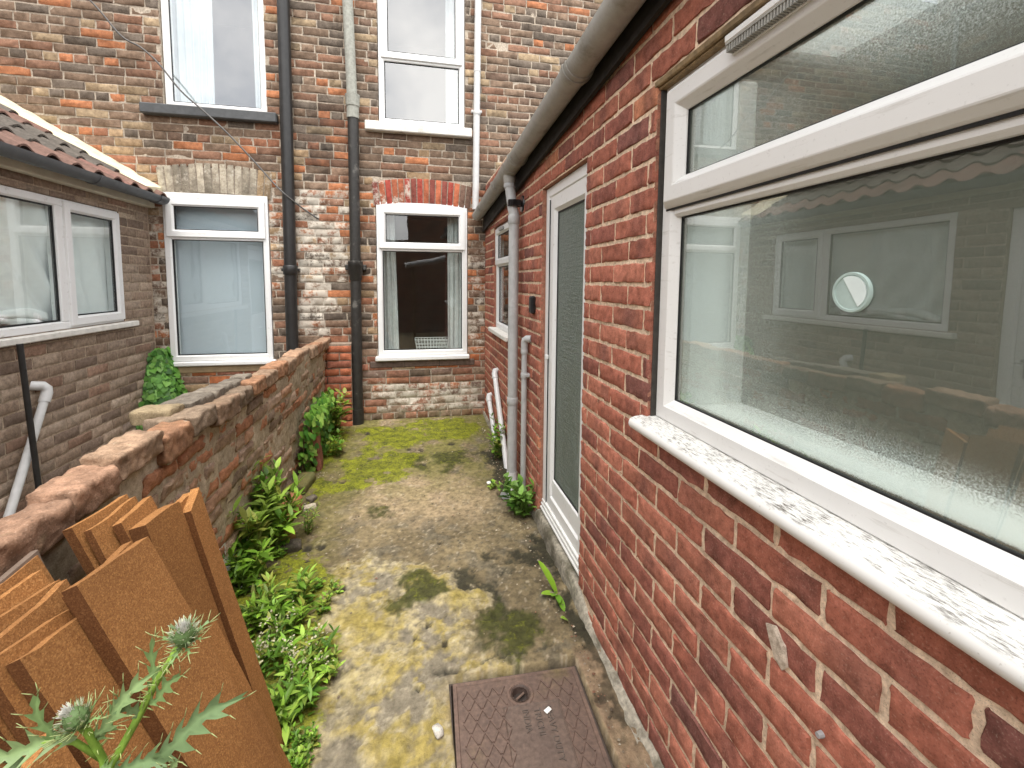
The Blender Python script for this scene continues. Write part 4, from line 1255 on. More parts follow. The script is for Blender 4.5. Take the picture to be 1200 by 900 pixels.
mb = MB(FL); mb.box((3.488, NW[2] + .05, -.07), (3.552, NW[3] - .05, -.0075), .006); mb.build("mullion", MT['upvc'], nw)
mb = MB(FL); frame_ring(mb, 3.545, NW[1] - .012, NW[2] + .020, NW[3] - .016, .062, .010, .04, .014); mb.build("opening_sash", MT['upvc'], nw)
ga = (NW[0] + .056, 3.488, NW[2] + .058, NW[3] - .058); gb = (3.609, NW[1] - .076, NW[2] + .084, NW[3] - .080)
mb = MB(FL); gasket(mb, *ga, -.022); gasket(mb, *gb, -.006); mb.build("gasket", MT['gasket'], nw)
pane(nw, FL, *ga, -.028, MT['glass']); pane(nw, FL, *gb, -.012, MT['glass'])
mb = MB(FL); mb.box((NW[0] - .06, 1.072, -.06), (NW[1] + .095, 1.113, .048), .006); mb.build("window_sill", MT['stonesill'], nw)
room(nb, FL, 2.2, 4.4, .2, 2.12, -.101, -2.2, MT['plaster'])
# its door, seen mirrored in the big window
mb = MB(FL); frame_ring(mb, NDR[0] + .004, NDR[1] - .004, NDR[2], NDR[3] - .004, .07, -.03, .05, .012)
nd = mb.build("door", MT['upvc'], nb)
mb = MB(FL)
mb.box((NDR[0] + .07, .0, -.075), (NDR[1] - .07, .95, -.045), .01); mb.box((NDR[0] + .07, .95, -.075), (NDR[0] + .21, 1.88, -.045), .01); mb.box((NDR[1] - .21, .95, -.075), (NDR[1] - .07, 1.88, -.045), .01); mb.box((NDR[0] + .21, 1.74, -.075), (NDR[1] - .21, 1.88, -.045), .01)
mb.ring(NDR[0] + .25, NDR[1] - .25, .2, .75, [(0, -.044), (.01, -.036), (.03, -.036), (.04, -.044)])
mb.build("door_leaf", MT['upvc'], nd)
pane(nd, FL, NDR[0] + .205, NDR[1] - .205, .945, 1.745, -.056, MT['doorglass'])
mb = MB(FL); mb.tube([(NDR[1] - .14, .98, -.045), (NDR[1] - .14, .98, .005), (NDR[1] - .26, .985, .008)], .010, 10); mb.box((NDR[1] - .155, .86, -.046), (NDR[1] - .125, 1.06, -.036), .004); mb.build("door_handle", MT['greyplastic'], nd, smooth=True, sharp=40)
mb = MB(FL); mb.box((NDR[0] - .2, -.1, -.5), (NDR[1] + .2, 2.1, -.45)); mb.build("inner_wall", MT['darkroom'], nb)
# eaves: cream board, tiles, mortar fillet against the old house
mb = MB(FL); mb.box((-1.5, 2.060, -.02), (4.50, 2.148, .065), .004); mb.build("soffit_board", MT['creamboard'], nb)
SL = .61
def roofz(x): return 2.165 + SL * (-2.135 - x)
def tiles():
    rng = np.random.default_rng(8)
    ca, sa = 1 / math.hypot(1, SL), SL / math.hypot(1, SL)
    row = .255; tw = .20
    mb = MB()
    ny = 12
    for r in range(12):
        s0, s1 = r * row - .03, (r + 1) * row + .02
        for k in range(-6, 23):
            y0 = k * tw + (.0 if r % 2 == 0 else .0)
            if y0 > 4.46 or y0 < -1.3: continue
            y1 = min(y0 + tw, 4.50)
            base = np.array((.150, .088, .068)) if r in (0, 3, 5, 6) else np.array((.105, .090, .075))
            if rng.random() < .22: base = np.array((.19, .10, .08))
            base = base * rng.uniform(.75, 1.2)
            Y = np.linspace(y0, y1 + .012, ny)
            ph = (Y - y0) / tw * 2 * math.pi
            prof = .026 * np.maximum(0, np.sin(ph)) ** .8 - .012 * np.maximum(0, -np.sin(ph)) + rng.normal(0, .002)
            P = []
            for s, e in ((s0, .030), (s0, .030), ((s0 + s1) / 2, .018), (s1, .006)):
                P.append(np.stack([-2.105 - s * ca - (prof + e) * (-sa) * -1 * 0 - 0 * Y, Y, roofz(-2.105 - s * ca) + prof + e], -1))
            P = np.array(P)
            P[0, :, 2] -= .016
            mb.sheet(P[1:], .012, (0, 0, 1), base)
    return mb
tiles().build("tiled_roof", MT['tile'], nb, smooth=True, sharp=45)
mb = MB()
xs = np.linspace(-2.12, -5.2, 24); A = np.array([[(x, y, roofz(x) - .03) for x in xs] for y in (-1.4, 4.5)])
mb.sheet(A, .02, (0, 0, 1)); mb.build("roof_deck", MT['darktimber'], nb)
def fillet():
    mb = MB(); P = []
    for x in np.linspace(-2.125, -5.1, 90):
        z = roofz(x)
        w_ = .235 + .05 * (fbm(np.array([[x, 0, 0]]), 5, 3, 2)[0] - .5) * 2
        P.append([(x, 4.531, z - .02), (x, 4.528, z + .085 + .02 * (fbm(np.array([[x, 1, 0]]), 7, 3, 4)[0] - .5)), (x, 4.50, z + .082), (x, 4.46, z + .074), (x, 4.40, z + .066), (x, 4.53 - w_, z + .050), (x, 4.525 - w_, z + .02)])
    P = np.array(P)
    P[..., 2] += (fbm(P, 14, 4, 6, .6) - .5) * .03
    mb.grid(P, flip=True)
    k = P.shape[1]; mb.add(P[0], [tuple(range(k))])
    return mb
fillet().build("mortar_fillet", MT['cream'], nb, smooth=True)
gl_ = thing("roof_gutter", "dark grey gutter along the tiled eaves of the brown brick extension", "gutter", (-2.085, 3.0, 2.135))
gz2 = lambda y: 2.138
mb = MB(); half_gutter(mb, np.linspace(-1.4, 4.44, 4), r=.055, xc=-2.085, zf=gz2)
a = [(-2.085 + .055 * math.cos(RAD(180 + 10 * k)), 4.44, 2.138 + .055 * math.sin(RAD(180 + 10 * k))) for k in range(19)]
mb.add(a + [(x, y + .004, z) for x, y, z in a], [tuple(range(19)), tuple(range(19, 38))[::-1]] + [(i, i+1, 20+i, 19+i) for i in range(18)])
mb.build("channel", MT['darkgutter'], gl_, smooth=True, sharp=40)
for yc in (3.62, 4.36, 2.2):
    mb = MB(); half_gutter(mb, np.linspace(yc - .05, yc + .05, 3), r=.0605, xc=-2.085, zf=gz2)
    mb.build("union", MT['darkgutter'], gl_, smooth=True, sharp=40)
# net curtains
def gath(A, B, U): return U
P = drape(FL, 2.50, 3.60, 1.12, 2.0, -.085, 5, .034, 12, skew=-.45)
curtain("sheer white curtain in the wide left pane of the brown brick extension", FL, [P], MT['netcurtain'])
P = drape(FL, 3.63, 4.28, 1.12, 2.0, -.075, 3, .022, 14, skew=-.2)
curtain("sheer white curtain in the narrow casement of the brown brick extension", FL, [P], MT['netcurtain'])
# swag: bunched lower edge of the wide curtain
mb = MB(FL); P = []
for s in np.linspace(0, 1, 40):
    uc = 2.55 + .88 * s; zc = 1.165 + .10 * (1 - s) ** 2 * 0 + .06 * math.sin(s * 3.0)
    P.append([(uc + .01 * math.sin(k), zc + (.05 + .02 * math.sin(s * 9)) * math.sin(k * .9), -.060 + .022 * math.cos(k * .9) + .012 * math.sin(s * 23 + k)) for k in np.linspace(0, 7, 16)])
mb.sheet(np.array(P), .002, (0, 0, 1)); tag(mb.build("curtain", MT['netcurtain'], None, smooth=True), "bunched white curtain hem gathered on the sill of the wide left pane", "curtain")
# pole and waste pipe on the brown wall
t = tag(MB().tube([(-2.145, 3.00, 1.085), (-2.145, 3.055, .10), (-2.145, 3.06, -.12)], .0145, 12).build("black_pole", MT['blackpipe'], None, smooth=True, sharp=50), "thin black pole leaning on the brown brick wall under the window sill", "pole")
t = thing("waste_pipe", "pale grey sloping waste pipe with an elbow on the brown brick wall", "waste pipe", (-2.19, 2.9, -.1))
mb = MB(); mb.tube([(-2.19, 3.215, .74), (-2.19, 2.90, .14), (-2.19, 2.76, -.12)], .022, 16); mb.build("pipe", MT['whitepipe'], t, smooth=True, sharp=50)
mb = MB(); mb.tube([(-2.19, 3.20, .705), (-2.19, 3.225, .755), (-2.192, 3.228, .780), (-2.20, 3.215, .80), (-2.245, 3.19, .81)], .028, 16); mb.build("elbow", MT['whitepipe'], t, smooth=True, sharp=50)

# ================================================================== PIPES ON THE OLD HOUSE
t = thing("drainpipe", "shiny black plastic downpipe between the two pairs of old house windows", "downpipe", (-1.105, 4.46, .05))
mb = MB(); mb.tube([(-1.112, 4.465, .05), (-1.085, 4.465, 4.7)], .052, 24); mb.build("pipe", MT['blackpipe'], t, smooth=True, sharp=50)
mb = MB(); collar(mb, (-1.103, 4.465, 1.50), .062, .085, 24); mb.box((-1.18, 4.46, 1.53), (-1.03, 4.53, 1.56), .004); mb.build("socket", MT['blackpipe'], t, smooth=True, sharp=50)
t = thing("soil_pipe", "old cast iron soil pipe, grey above and flaking black below, left of the right-hand windows", "soil pipe", (-.54, 4.46, .07))
mb = MB(); mb.tube([(-.535, 4.462, 3.12), (-.575, 4.462, 4.7)], .046, 22); mb.build("upper_pipe", MT['castgrey'], t, smooth=True, sharp=50, label="lichen-grey upper length")
mb = MB(); mb.tube([(-.542, 4.462, .05), (-.530, 4.462, 3.0)], .048, 22); mb.tube([(-.542, 4.462, .05), (-.542, 4.462, .22)], .055, 22); mb.build("lower_pipe", MT['castblack'], t, smooth=True, sharp=50, label="flaking black lower length")
mb = MB(); mb.tube([(-.531, 4.462, 2.93), (-.531, 4.462, 3.03), (-.531, 4.462, 3.035), (-.531, 4.462, 3.09), (-.531, 4.462, 3.135), (-.531, 4.462, 3.14)], [.054, .054, .060, .062, .066, .048], 22); mb.build("socket", MT['castgrey'], t, smooth=True, sharp=40)
mb = MB(); mb.tube([(-.536, 4.462, 1.45), (-.536, 4.462, 1.46), (-.536, 4.462, 1.50), (-.536, 4.462, 1.51), (-.536, 4.462, 1.58), (-.536, 4.462, 1.585), (-.536, 4.462, 1.63), (-.536, 4.462, 1.635)], [.049, .056, .056, .064, .064, .068, .068, .049], 22); mb.box((-.63, 4.47, 1.55), (-.44, 4.53, 1.60), .006); mb.build("socket", MT['castblack'], t, smooth=True, sharp=40)
t = thing("drainpipe", "slim white downpipe on the old brick wall ending in the grey gutter", "downpipe", (.61, 4.47, 2.2))
mb = MB(); mb.tube([(.600, 4.475, 2.16), (.630, 4.475, 4.7)], .0315, 20); mb.build("pipe", MT['whitepipe'], t, smooth=True, sharp=50)
mb = MB(); collar(mb, (.616, 4.475, 3.46), .035, .012); mb.build("socket", MT['whitepipe'], t, smooth=True, sharp=50)
mb = MB(); collar(mb, (.6125, 4.475, 3.06), .036, .04); mb.box((.56, 4.49, 3.09), (.665, 4.53, 3.115), .003); mb.build("pipe_clip", MT['whitepipe'], t, smooth=True, sharp=50)
# sagging cable
mb = MB(); cb = [(-3.2, 4.42, 4.30), (-2.56, 4.44, 3.72), (-2.33, 4.45, 3.44), (-2.19, 4.45, 3.36), (-2.06, 4.44, 3.24), (-1.90, 4.43, 3.03), (-1.736, 4.43, 2.880), (-1.55, 4.42, 2.70), (-1.351, 4.42, 2.478), (-1.20, 4.41, 2.30), (-1.10, 4.40, 2.20), (-.98, 4.50, 2.10), (-.86, 4.528, 2.02)]
pp = [Vector(p) for p in cb]; sm = []
for i in range(len(pp) - 1):
    p0, p1, p2, p3 = pp[max(i-1, 0)], pp[i], pp[i+1], pp[min(i+2, len(pp)-1)]
    for k in range(6):
        s = k / 6; sm.append(.5 * ((2*p1) + (p2-p0)*s + (2*p0-5*p1+4*p2-p3)*s*s + (-p0+3*p1-3*p2+p3)*s**3))
sm.append(pp[-1])
mb.tube(sm, .0070, 8); tag(mb.build("cable", MT['cable'], None, smooth=True), "thin sagging cable crossing the old house wall and its upper left window", "cable")

# ================================================================== THE LOW BOUNDARY WALL
gw = thing("garden_wall", "crumbling low brick wall dividing the two back yards", "wall", (-.84, 2.6, .02))
FW = Frame((-.80, 0, 0), (0, 1, 0), (1, 0, 0))          # u = y
T_W = [(.20, (.39, .18, .095)), (.26, (.35, .245, .165)), (.26, (.39, .28, .20)), (.10, (.20, .145, .10)), (.20, (.42, .25, .155))]
def col_w(rng, u, v):
    pa = .30 + .12 * float(sstep(2.6, 3.2, u))
    return pick(rng, T_W), np.array((pa * (rng.random() < .75), .22 * (rng.random() < .4), .22 + .2 * float(sstep(.45, .05, v))))
def mask_w(U, V):
    P = np.stack([U, V, 0*U], -1); n = fbm(P, 3, 4, 5)
    return np.stack([.18 + .26 * sstep(.45, .6, n), 0.08 + .2 * sstep(.5, .35, n), .22 + .25 * sstep(.45, .05, V)], -1)
class Lean:
    def __init__(s, F): s.F = F
    def __call__(s, p):
        q = s.F(p); q = np.array(q)
        q[..., 0] -= (0.94 - q[..., 2]) * 0.055
        q[..., 0] += .012 * np.sin(q[..., 1] * 2.3) 
        return q
FWL = Lean(FW)
mb = MB(FWL)
brick_field(mb, FW, .15, 4.53, -.02, .855, .073, .222, [], col_w, joint=.014, proud=.010, bev=.010, nu=7, nv=3, jit=.0032, tilt=.006, bond='garden', phase=.08, seed=41, wander=.010, keep=lambda u, v, r: r.random() > .17)
ww_ = mb.build("brick_face", MT['rough'], gw, smooth=True, sharp=65)
mb = MB(FWL)
mortar_face(mb, FW, .15, 4.53, -.06, .90, [], .022, (.45, .375, .275), mask_w, amp=.012, seed=51, n0=.0055)
mb.build("mortar", MT['rough'], ww_, smooth=True)
mb = MB(); mb.box((-.880, .15, -.15), (-.845, 4.53, .86)); mb.box((-1.01, 1.75, -.15), (-.87, 2.55, .80), 0, (.25, .2, .15)); mb.build("core", MT['rough'], gw)
# the worn top course, each block of it eroded differently
rng = np.random.default_rng(77)
mb = MB()
y = .16
while y < 4.50:
    L_ = rng.uniform(.17, .235) if y > 1.15 else rng.uniform(.22, .30)
    ym = y + L_ / 2
    wide = .098
    if 1.75 < ym < 2.5: wide = .17
    h_ = rng.uniform(.072, .090)
    xc = -.776 - wide / 2 + rng.normal(0, .006)
    top = .945 + rng.normal(0, .006) - .035 * float(sstep(3.2, 4.5, ym)) + (.010 if ym < 1.5 else 0)
    c = pick(rng, [(.32, (.30, .160, .088)), (.32, (.27, .180, .115)), (.20, (.34, .215, .135)), (.16, (.19, .140, .095))])
    if ym < 1.45: c = np.array((.32, .190, .120)) * rng.uniform(.8, 1.1)
    rock_block(mb, (xc, ym, top - h_ / 2), (wide, L_ - .003, h_), rng.normal(0, .02), .0085 if ym < 2.4 else .006, int(rng.integers(1000)), c, (rng.choice([0, .26, .40]), rng.choice([0, .25, .40]), rng.choice([.1, .30])), (14, 24, 10), .13, (rng.normal(0, .02), rng.normal(0, .03)))
    y += L_
mb.build("top_course", MT['rough'], gw, smooth=True, sharp=70)
# grey capping bricks laid across the thicker length
mb = MB()
for k in range(7):
    y = 1.88 + .105 * k
    c = np.array((.215, .185, .145)) * rng.uniform(.7, 1.2)
    if k == 0: c = np.array((.25, .195, .115))
    rock_block(mb, (-.925 + rng.normal(0, .006) + .010 * k, y, .944 + rng.normal(0, .004) - .002 * k), (.135 - .010 * k, .104, .052), rng.normal(0, .03), .004, 60 + k, c, (.30, .35, .30), (8, 6, 4), .12)
mb.build("capping", MT['rough'], gw, smooth=True, sharp=70, label="grey weathered capping bricks")
# red brick pier where it meets the house
FP = Frame((-.80, 4.40, 0), (1, 0, 0), (0, -1, 0))
mb = MB(FP)
brick_field(mb, FP, -.03, .215, .05, .86, .0725, .222, [], lambda r, u, v: (pick(r, [(.7, (.40, .13, .065)), (.3, (.30, .11, .07))]), np.array((0, .28, .35 * float(v < .3)))), joint=.011, proud=.004, bev=.005, nu=3, nv=1, jit=.0015, seed=61)
pb = mb.build("pier", MT['old'], gw, smooth=True, sharp=50)
mb = MB(); mb.box((-.80, 4.402, 0), (-.582, 4.53, .862), .004, (.26, .2, .15)); mb.build("mortar", MT['mortar'], pb)

# ================================================================== CHIPBOARD STACK
PANELS = [  # label, y0, y1, plane offset, top z, slope deg, thickness, slope length
 ("chipboard panel at the far right of the stack, steepest and standing proud of the rest", 1.302, 1.372, None, .852, 76.9, .022, .86, -.590),
 ("chipboard panel pressed flat against the back of the steepest one at the right", 1.304, 1.370, None, .858, 76.9, .021, .86, -.6135),
 ("chipboard panel second from the right, tucked behind the broad front panel", 1.155, 1.300, None, .876, 76.4, .036, .90, -.6125),
 ("broadest chipboard panel in the middle front of the stack, rising to a corner", .905, 1.105, -.2115, .893, 68, .026, .92, None),
 ("chipboard panel at the front left of the stack behind the thistle heads", .800, .935, -.2400, .846, 68, .021, .88, None),
 ("chipboard panel forming the near left corner of the stack", .60, .775, -.226, .745, 68, .022, .78, None),
 ("chipboard panel with its ragged top edge second behind the front left panel", .782, .945, -.264, .857, 68, .019, .90, None),
 ("chipboard panel with its ragged top edge third behind the front left panel", .775, .985, -.286, .868, 68, .019, .90, None),
 ("pale-edged chipboard panel fourth behind the front left panel", .77, 1.000, -.308, .880, 68, .019, .90, None),
 ("chipboard panel fifth behind the front left panel", .755, 1.005, -.330, .890, 68, .019, .90, None),
 ("chipboard panel at the back left of the stack, touching the plank by the low wall", .75, 1.040, -.352, .898, 68, .019, .90, None),
 ("chipboard panel with its top beside the second from the right, just left of it", 1.150, 1.275, -.276, .898, 70, .020, .9, None),
 ("chipboard panel leaning on the wall, leftmost of the upright far group", 1.095, 1.275, -.322, .914, 70, .019, .9, None),
 ("chipboard panel in the far group, next to the leftmost one there", 1.105, 1.265, -.301, .906, 70, .014, .9, None),
 ("chipboard panel hidden mostly behind the broad front panel", .93, 1.10, -.240, .875, 68, .022, .9, None),
]
rng = np.random.default_rng(3)
for (lab, y0, y1, off, zt, ang, th, ln, xt) in PANELS:
    s = np.array((math.cos(RAD(ang)), 0, -math.sin(RAD(ang)))); n = np.array((math.sin(RAD(ang)), 0, math.cos(RAD(ang))))
    if xt is None:
        n68 = np.array((math.sin(RAD(68)), 0, math.cos(RAD(68))))
        xt = (off - n68[2] * zt) / n68[0]
    ln = min(ln, (zt - .03) / math.sin(RAD(ang)))
    top = np.array((xt, (y0 + y1) / 2, zt))
    class PF:
        def __call__(f, p):
            p = np.asarray(p, float)
            return top + p[..., 0:1] * np.array((0, 1.0, 0)) + p[..., 1:2] * s + p[..., 2:3] * n
    tw = rng.normal(0, .006)
    mb = MB(PF())
    hw = (y1 - y0) / 2
    nu, nv = 5, 14
    # plate with slightly fuzzy sawn edges
    A, B = np.meshgrid(np.linspace(-hw, hw, nu), np.linspace(0, ln, nv))
    P = np.stack([A + tw * B, B + .006 * rng.normal() * (A / hw), 0 * A], -1)
    P[[0, -1], :, 1] += rng.normal(0, .0018, (2, nu)); P[:, [0, -1], 0] += rng.normal(0, .0008, (nv, 2))
    P[..., 2] += (fbm(P + xt * 9, 3, 2, 5) - .5) * .004
    tone = rng.uniform(.9, 1.12)
    low = .70 + .42 * fbm(P + xt * 5, 4.5, 4, 8, .6)
    mb.sheet(P, th, (0, 0, 1), None)
    tc = np.stack([low * tone, low * tone * .90, low * tone * .86], -1).reshape(-1, 3); mb.C[-1] = np.concatenate([tc, tc])
    nf = 2 * (nu - 1) * (nv - 1)
    o = mb.build("chipboard_panel", MT['chip'], None)
    o.data.materials.append(MT['chipedge'])
    for p_ in o.data.polygons:
        if p_.index >= nf and abs(p_.normal.y) > .6: p_.material_index = 1
    tag(o, lab, "chipboard panel", "chipboard panels stacked against the low wall")
mb = MB(); Pq = [np.array((-.752, y, .905)) for y in (.86, 1.075)]
class PK:
    def __call__(f, p):
        p = np.asarray(p, float); sl = np.array((.26, 0, -.966)); nn = np.array((.966, 0, .26))
        return np.array((-.748, .95, .895)) + p[..., 0:1] * np.array((0, 1.0, .10)) + p[..., 1:2] * sl + p[..., 2:3] * nn
mb = MB(PK()); mb.box((-.12, 0, -.014), (.10, .85, .0), .002)
tag(mb.build("wood_plank", MT['plank'], None), "dark grey-brown plank slipped between the stack and the low wall", "plank")

# ================================================================== MANHOLE COVER
def manhole():
    t = thing("manhole_cover", "rusty rectangular cast iron inspection cover with a raised diamond pattern and a lifting hole", "manhole cover", (.345, 1.2, .01))
    a = RAD(-2.2)
    class MF:
        def __call__(f, p):
            p = np.asarray(p, float); c, s = math.cos(a), math.sin(a)
            return np.array((.347, 1.490, .012)) + p[..., 0:1] * np.array((c, s, 0)) + p[..., 1:2] * np.array((-s, c, 0)) + p[..., 2:3] * np.array((0, 0, 1.0))
    F = MF()
    R1, R2 = np.array((.135, .088, .066)), np.array((.098, .065, .052))
    W_, D_ = .226, -.62
    hx, hy, hr = .005, -.074, .029
    mb = MB(F)
    # plate as a fine grid with ribs raised on it and a hole cut through
    xs = np.linspace(-W_, W_, 190); ys = np.linspace(D_, 0, 230)
    X, Y = np.meshgrid(xs, ys)
    z = np.zeros_like(X)
    rimd = np.minimum(W_ - np.abs(X), np.minimum(-Y, Y - D_))
    z = np.where(rimd < .012, .004, z)
    panel = (np.abs(X - .035) < .098) & (Y < -.115) & (Y > -.50)
    boss = np.hypot(X - hx, Y - hy) < hr + .020
    z = np.where(np.abs(np.hypot(X - hx, Y - hy) - (hr + .013)) < .005, .0035, z)
    edge = panel & ~((np.abs(X - .035) < .094) & (Y < -.119) & (Y > -.496)); z = np.where(edge, .003, z)
    P = np.stack([X, Y, z], -1)
    n = fbm(P, 18, 4, 3); g = fbm(P, 7, 4, 9)
    c = R1 * (1 - n[..., None]) * 2 * .55 + R2 * n[..., None]
    c = c * (1 - .3 * (panel)[..., None]) + np.array((.06, .055, .046)) * .3 * panel[..., None]
    yel = sstep(.45, .65, g) * sstep(.10, -.02, np.minimum(X + W_, -Y) - .02) * .7
    c = c * (1 - yel[..., None]) + np.array((.125, .10, .034)) * yel[..., None]
    grime = (~(z > .002) & ~panel) * .22
    c = c * (1 - grime[..., None]) + np.array((.07, .05, .038)) * grime[..., None]
    hole = np.hypot(X - hx, Y - hy) < hr
    h, ww = X.shape; f = []
    hc = hole[:-1, :-1] & hole[1:, 1:]
    for i in range(h - 1):
        for j in range(ww - 1):
            if not hc[i, j]: f.append((i*ww+j, i*ww+j+1, (i+1)*ww+j+1, (i+1)*ww+j))
    mb.add(P.reshape(-1, 3), f, c.reshape(-1, 3))
    # raised bars of the diamond pattern
    px, py = .044, .078
    for iy in range(-17, 1):
        for ix in range(-12, 13):
            for sg in (-1, 1):
                cx, cy = (ix + .25 * sg + .5 * (iy % 2)) * px, (iy + .0) * py * .5 - .012
                if abs(cx) > W_ - .024 or cy > -.026 or cy < D_ + .024: continue
                if -.063 - .006 < cx - .035 + 0 * cx and cx - .035 < .104 and cx - .035 > -.104 and -.505 < cy < -.108: continue
                if math.hypot(cx - hx, cy - hy) < hr + .028: continue
                dx, dy = sg * px * .25, py * .25
                L_ = math.hypot(dx, dy); tx, ty = dx / L_, dy / L_; nx, ny = -ty, tx; hl = L_ * .86
                v = []
                for (zz, wq, lq) in ((-.001, .0034, 1.0), (.0036, .0020, .94)):
                    for (s1, s2) in ((-1, -1), (1, -1), (1, 1), (-1, 1)):
                        v.append((cx + tx * hl * lq * s1 + nx * wq * s2, cy + ty * hl * lq * s1 + ny * wq * s2, zz))
                mb.add(v, [(4, 5, 6, 7), (0, 1, 5, 4), (1, 2, 6, 5), (2, 3, 7, 6), (3, 0, 4, 7)], R1 * .35 + R2 * .65)
    # skirt
    mb.ring(-W_, W_, D_, 0, [(0, 0.004), (-.001, 0.0), (-.001, -.028)], R2)
    plate = mb.build("cover_plate", MT['iron'], t)
    m2 = MB(F); seg = 36
    V = []
    for (r_, d) in ((hr + .004, .004), (hr, .001), (hr - .002, -.012), (hr - .004, -.022)):
        for k in range(seg): V.append((hx + r_ * math.cos(6.2832 * k / seg), hy + r_ * math.sin(6.2832 * k / seg), d))
    m2.add(V, [(i*seg+k, (i+1)*seg+k, (i+1)*seg+(k+1) % seg, i*seg+(k+1) % seg) for i in range(3) for k in range(seg)], R2 * .6)
    m2.add([(hx + (hr - .004) * math.cos(6.2832 * k / seg), hy + (hr - .004) * math.sin(6.2832 * k / seg), -.022) for k in range(seg)], [tuple(range(seg))], (.03, .022, .018))
    m2.tube([(hx - .016, hy - .008, -.012), (hx + .016, hy + .014, -.012)], .004, 8, (.12, .08, .06))
    m2.build("lifting_hole", MT['iron'], plate, smooth=False)
    # frame
    m3 = MB(F); m3.ring(-W_ - .016, W_ + .010, D_ - .016, .010, [(0, -.03), (0, -.004), (.003, -.001), (.009, -.001), (.009, -.03)], np.array((.055, .042, .034)))
    m3.build("frame", MT['iron'], t)
    # cast lettering lines on the panel, too worn to read as more than these capitals
    def text(body, x, y, size):
        cu = bpy.data.curves.new("lettering", 'FONT'); cu.body = body; cu.size = size; cu.extrude = .0012; cu.align_x = 'RIGHT'
        ob = bpy.data.objects.new("tmp", cu); COL.objects.link(ob)
        dg = bpy.context.evaluated_depsgraph_get(); me = bpy.data.meshes.new_from_object(ob.evaluated_get(dg))
        V = np.array([v.co[:] for v in me.vertices]); Fc = [tuple(p.vertices) for p in me.polygons]
        bpy.data.objects.remove(ob); bpy.data.curves.remove(cu)
        # reading direction runs towards the camera along the lid
        Q = np.stack([x + V[:, 1], y - V[:, 0], V[:, 2] + .0012], -1)
        return Q, Fc
    m4 = MB(F)
    for body, x, y, size in (("HEAVY DUTY", .080, -.330, .030), ("TRICHI", .040, -.330, .030), ("INDIA", .0, -.330, .030)):
        Q, Fc = text(body, 0, 0, size)
        Q[:, 0] += x; Q[:, 1] += -.135 - Q[:, 1].max(); m4.add(Q, Fc, (.085, .066, .054))
    m4.build("lettering", MT['iron'], plate)
manhole()
def litter(name, lab, cat, c, size, seed, mat, col=(.7, .69, .65), grp=None):
    mb = MB(); rock_block(mb, c, size, seed * .7, min(size) * .3, seed, col, (0, 0, 0), (4, 4, 2), .4)
    return tag(mb.build(name, mat, None, smooth=True), lab, cat, grp)
litter("paper_scrap", "small white scrap lying on the manhole lid", "litter", (.425, 1.335, .0175), (.016, .024, .004), 3, MT['paper'])
litter("stone", "pale lump of mortar beside the left edge of the manhole lid", "stone", (.062, 1.335, .022), (.030, .045, .014), 5, MT['rough'], (.42, .40, .35))
litter("paper_scrap", "crumpled white scrap on the concrete by the grey downpipe", "litter", (.50, 2.98, .055), (.045, .035, .015), 7, MT['paper'])

# ================================================================== LOOSE BRICKS AND STONES BY THE LOW WALL
def loose(name, lab, cat, c, size, rot, col, msk, seed, tip=(0, 0), jit=.006, grp=None):
    mb = MB(); rock_block(mb, c, size, rot, jit, seed, col, msk, (6, 6, 5), .22, tip)
    return tag(mb.build(name, MT['rough'], None, smooth=True, sharp=70), lab, cat, grp)
loose("brick", "moss-covered whole brick lying at the foot of the low wall", "brick", (-.745, 3.16, .085), (.105, .235, .075), -.12, (.16, .12, .035), (0, .1, .62), 1)
loose("brick", "broken red and white painted brick lying behind the leafy weed", "brick", (-.745, 2.78, .10), (.10, .17, .11), -.35, (.42, .17, .09), (.40, .1, .1), 2, (.2, .15))
loose("brick", "yellowish broken brick piece under the broken painted one", "brick", (-.72, 2.55, .060), (.13, .10, .06), .5, (.33, .21, .06), (0, .2, .3), 3)
loose("stone", "dark stone beside the yellowish brick piece", "stone", (-.66, 2.46, .045), (.12, .08, .05), .2, (.10, .085, .065), (0, .3, .3), 4)
loose("stone", "small pale stone next to the painted brick", "stone", (-.64, 2.86, .055), (.07, .05, .03), .3, (.45, .40, .30), (.2, 0, .2), 5)
loose("stone", "small dark stone in front of the mossy brick", "stone", (-.655, 2.98, .055), (.06, .05, .035), 1.1, (.14, .12, .09), (0, .2, .3), 6)
loose("clay_slab", "upright red clay slab leaning on the low wall among the creeper", "slab", (-.725, 3.52, .23), (.045, .20, .42), .12, (.27, .105, .07), (.30, .2, .25), 9, (0, -.10), .005)
mb = MB()
for k in range(4):
    mb.box((-.80 + .004 * k, 2.15 + .022 * k, .02 + .012 * k), (-.72, 2.165 + .022 * k, .028 + .012 * k), .002)
tag(mb.build("tile_offcut", MT['paper'], None), "ribbed white plastic offcut beside the chipboard", "litter")

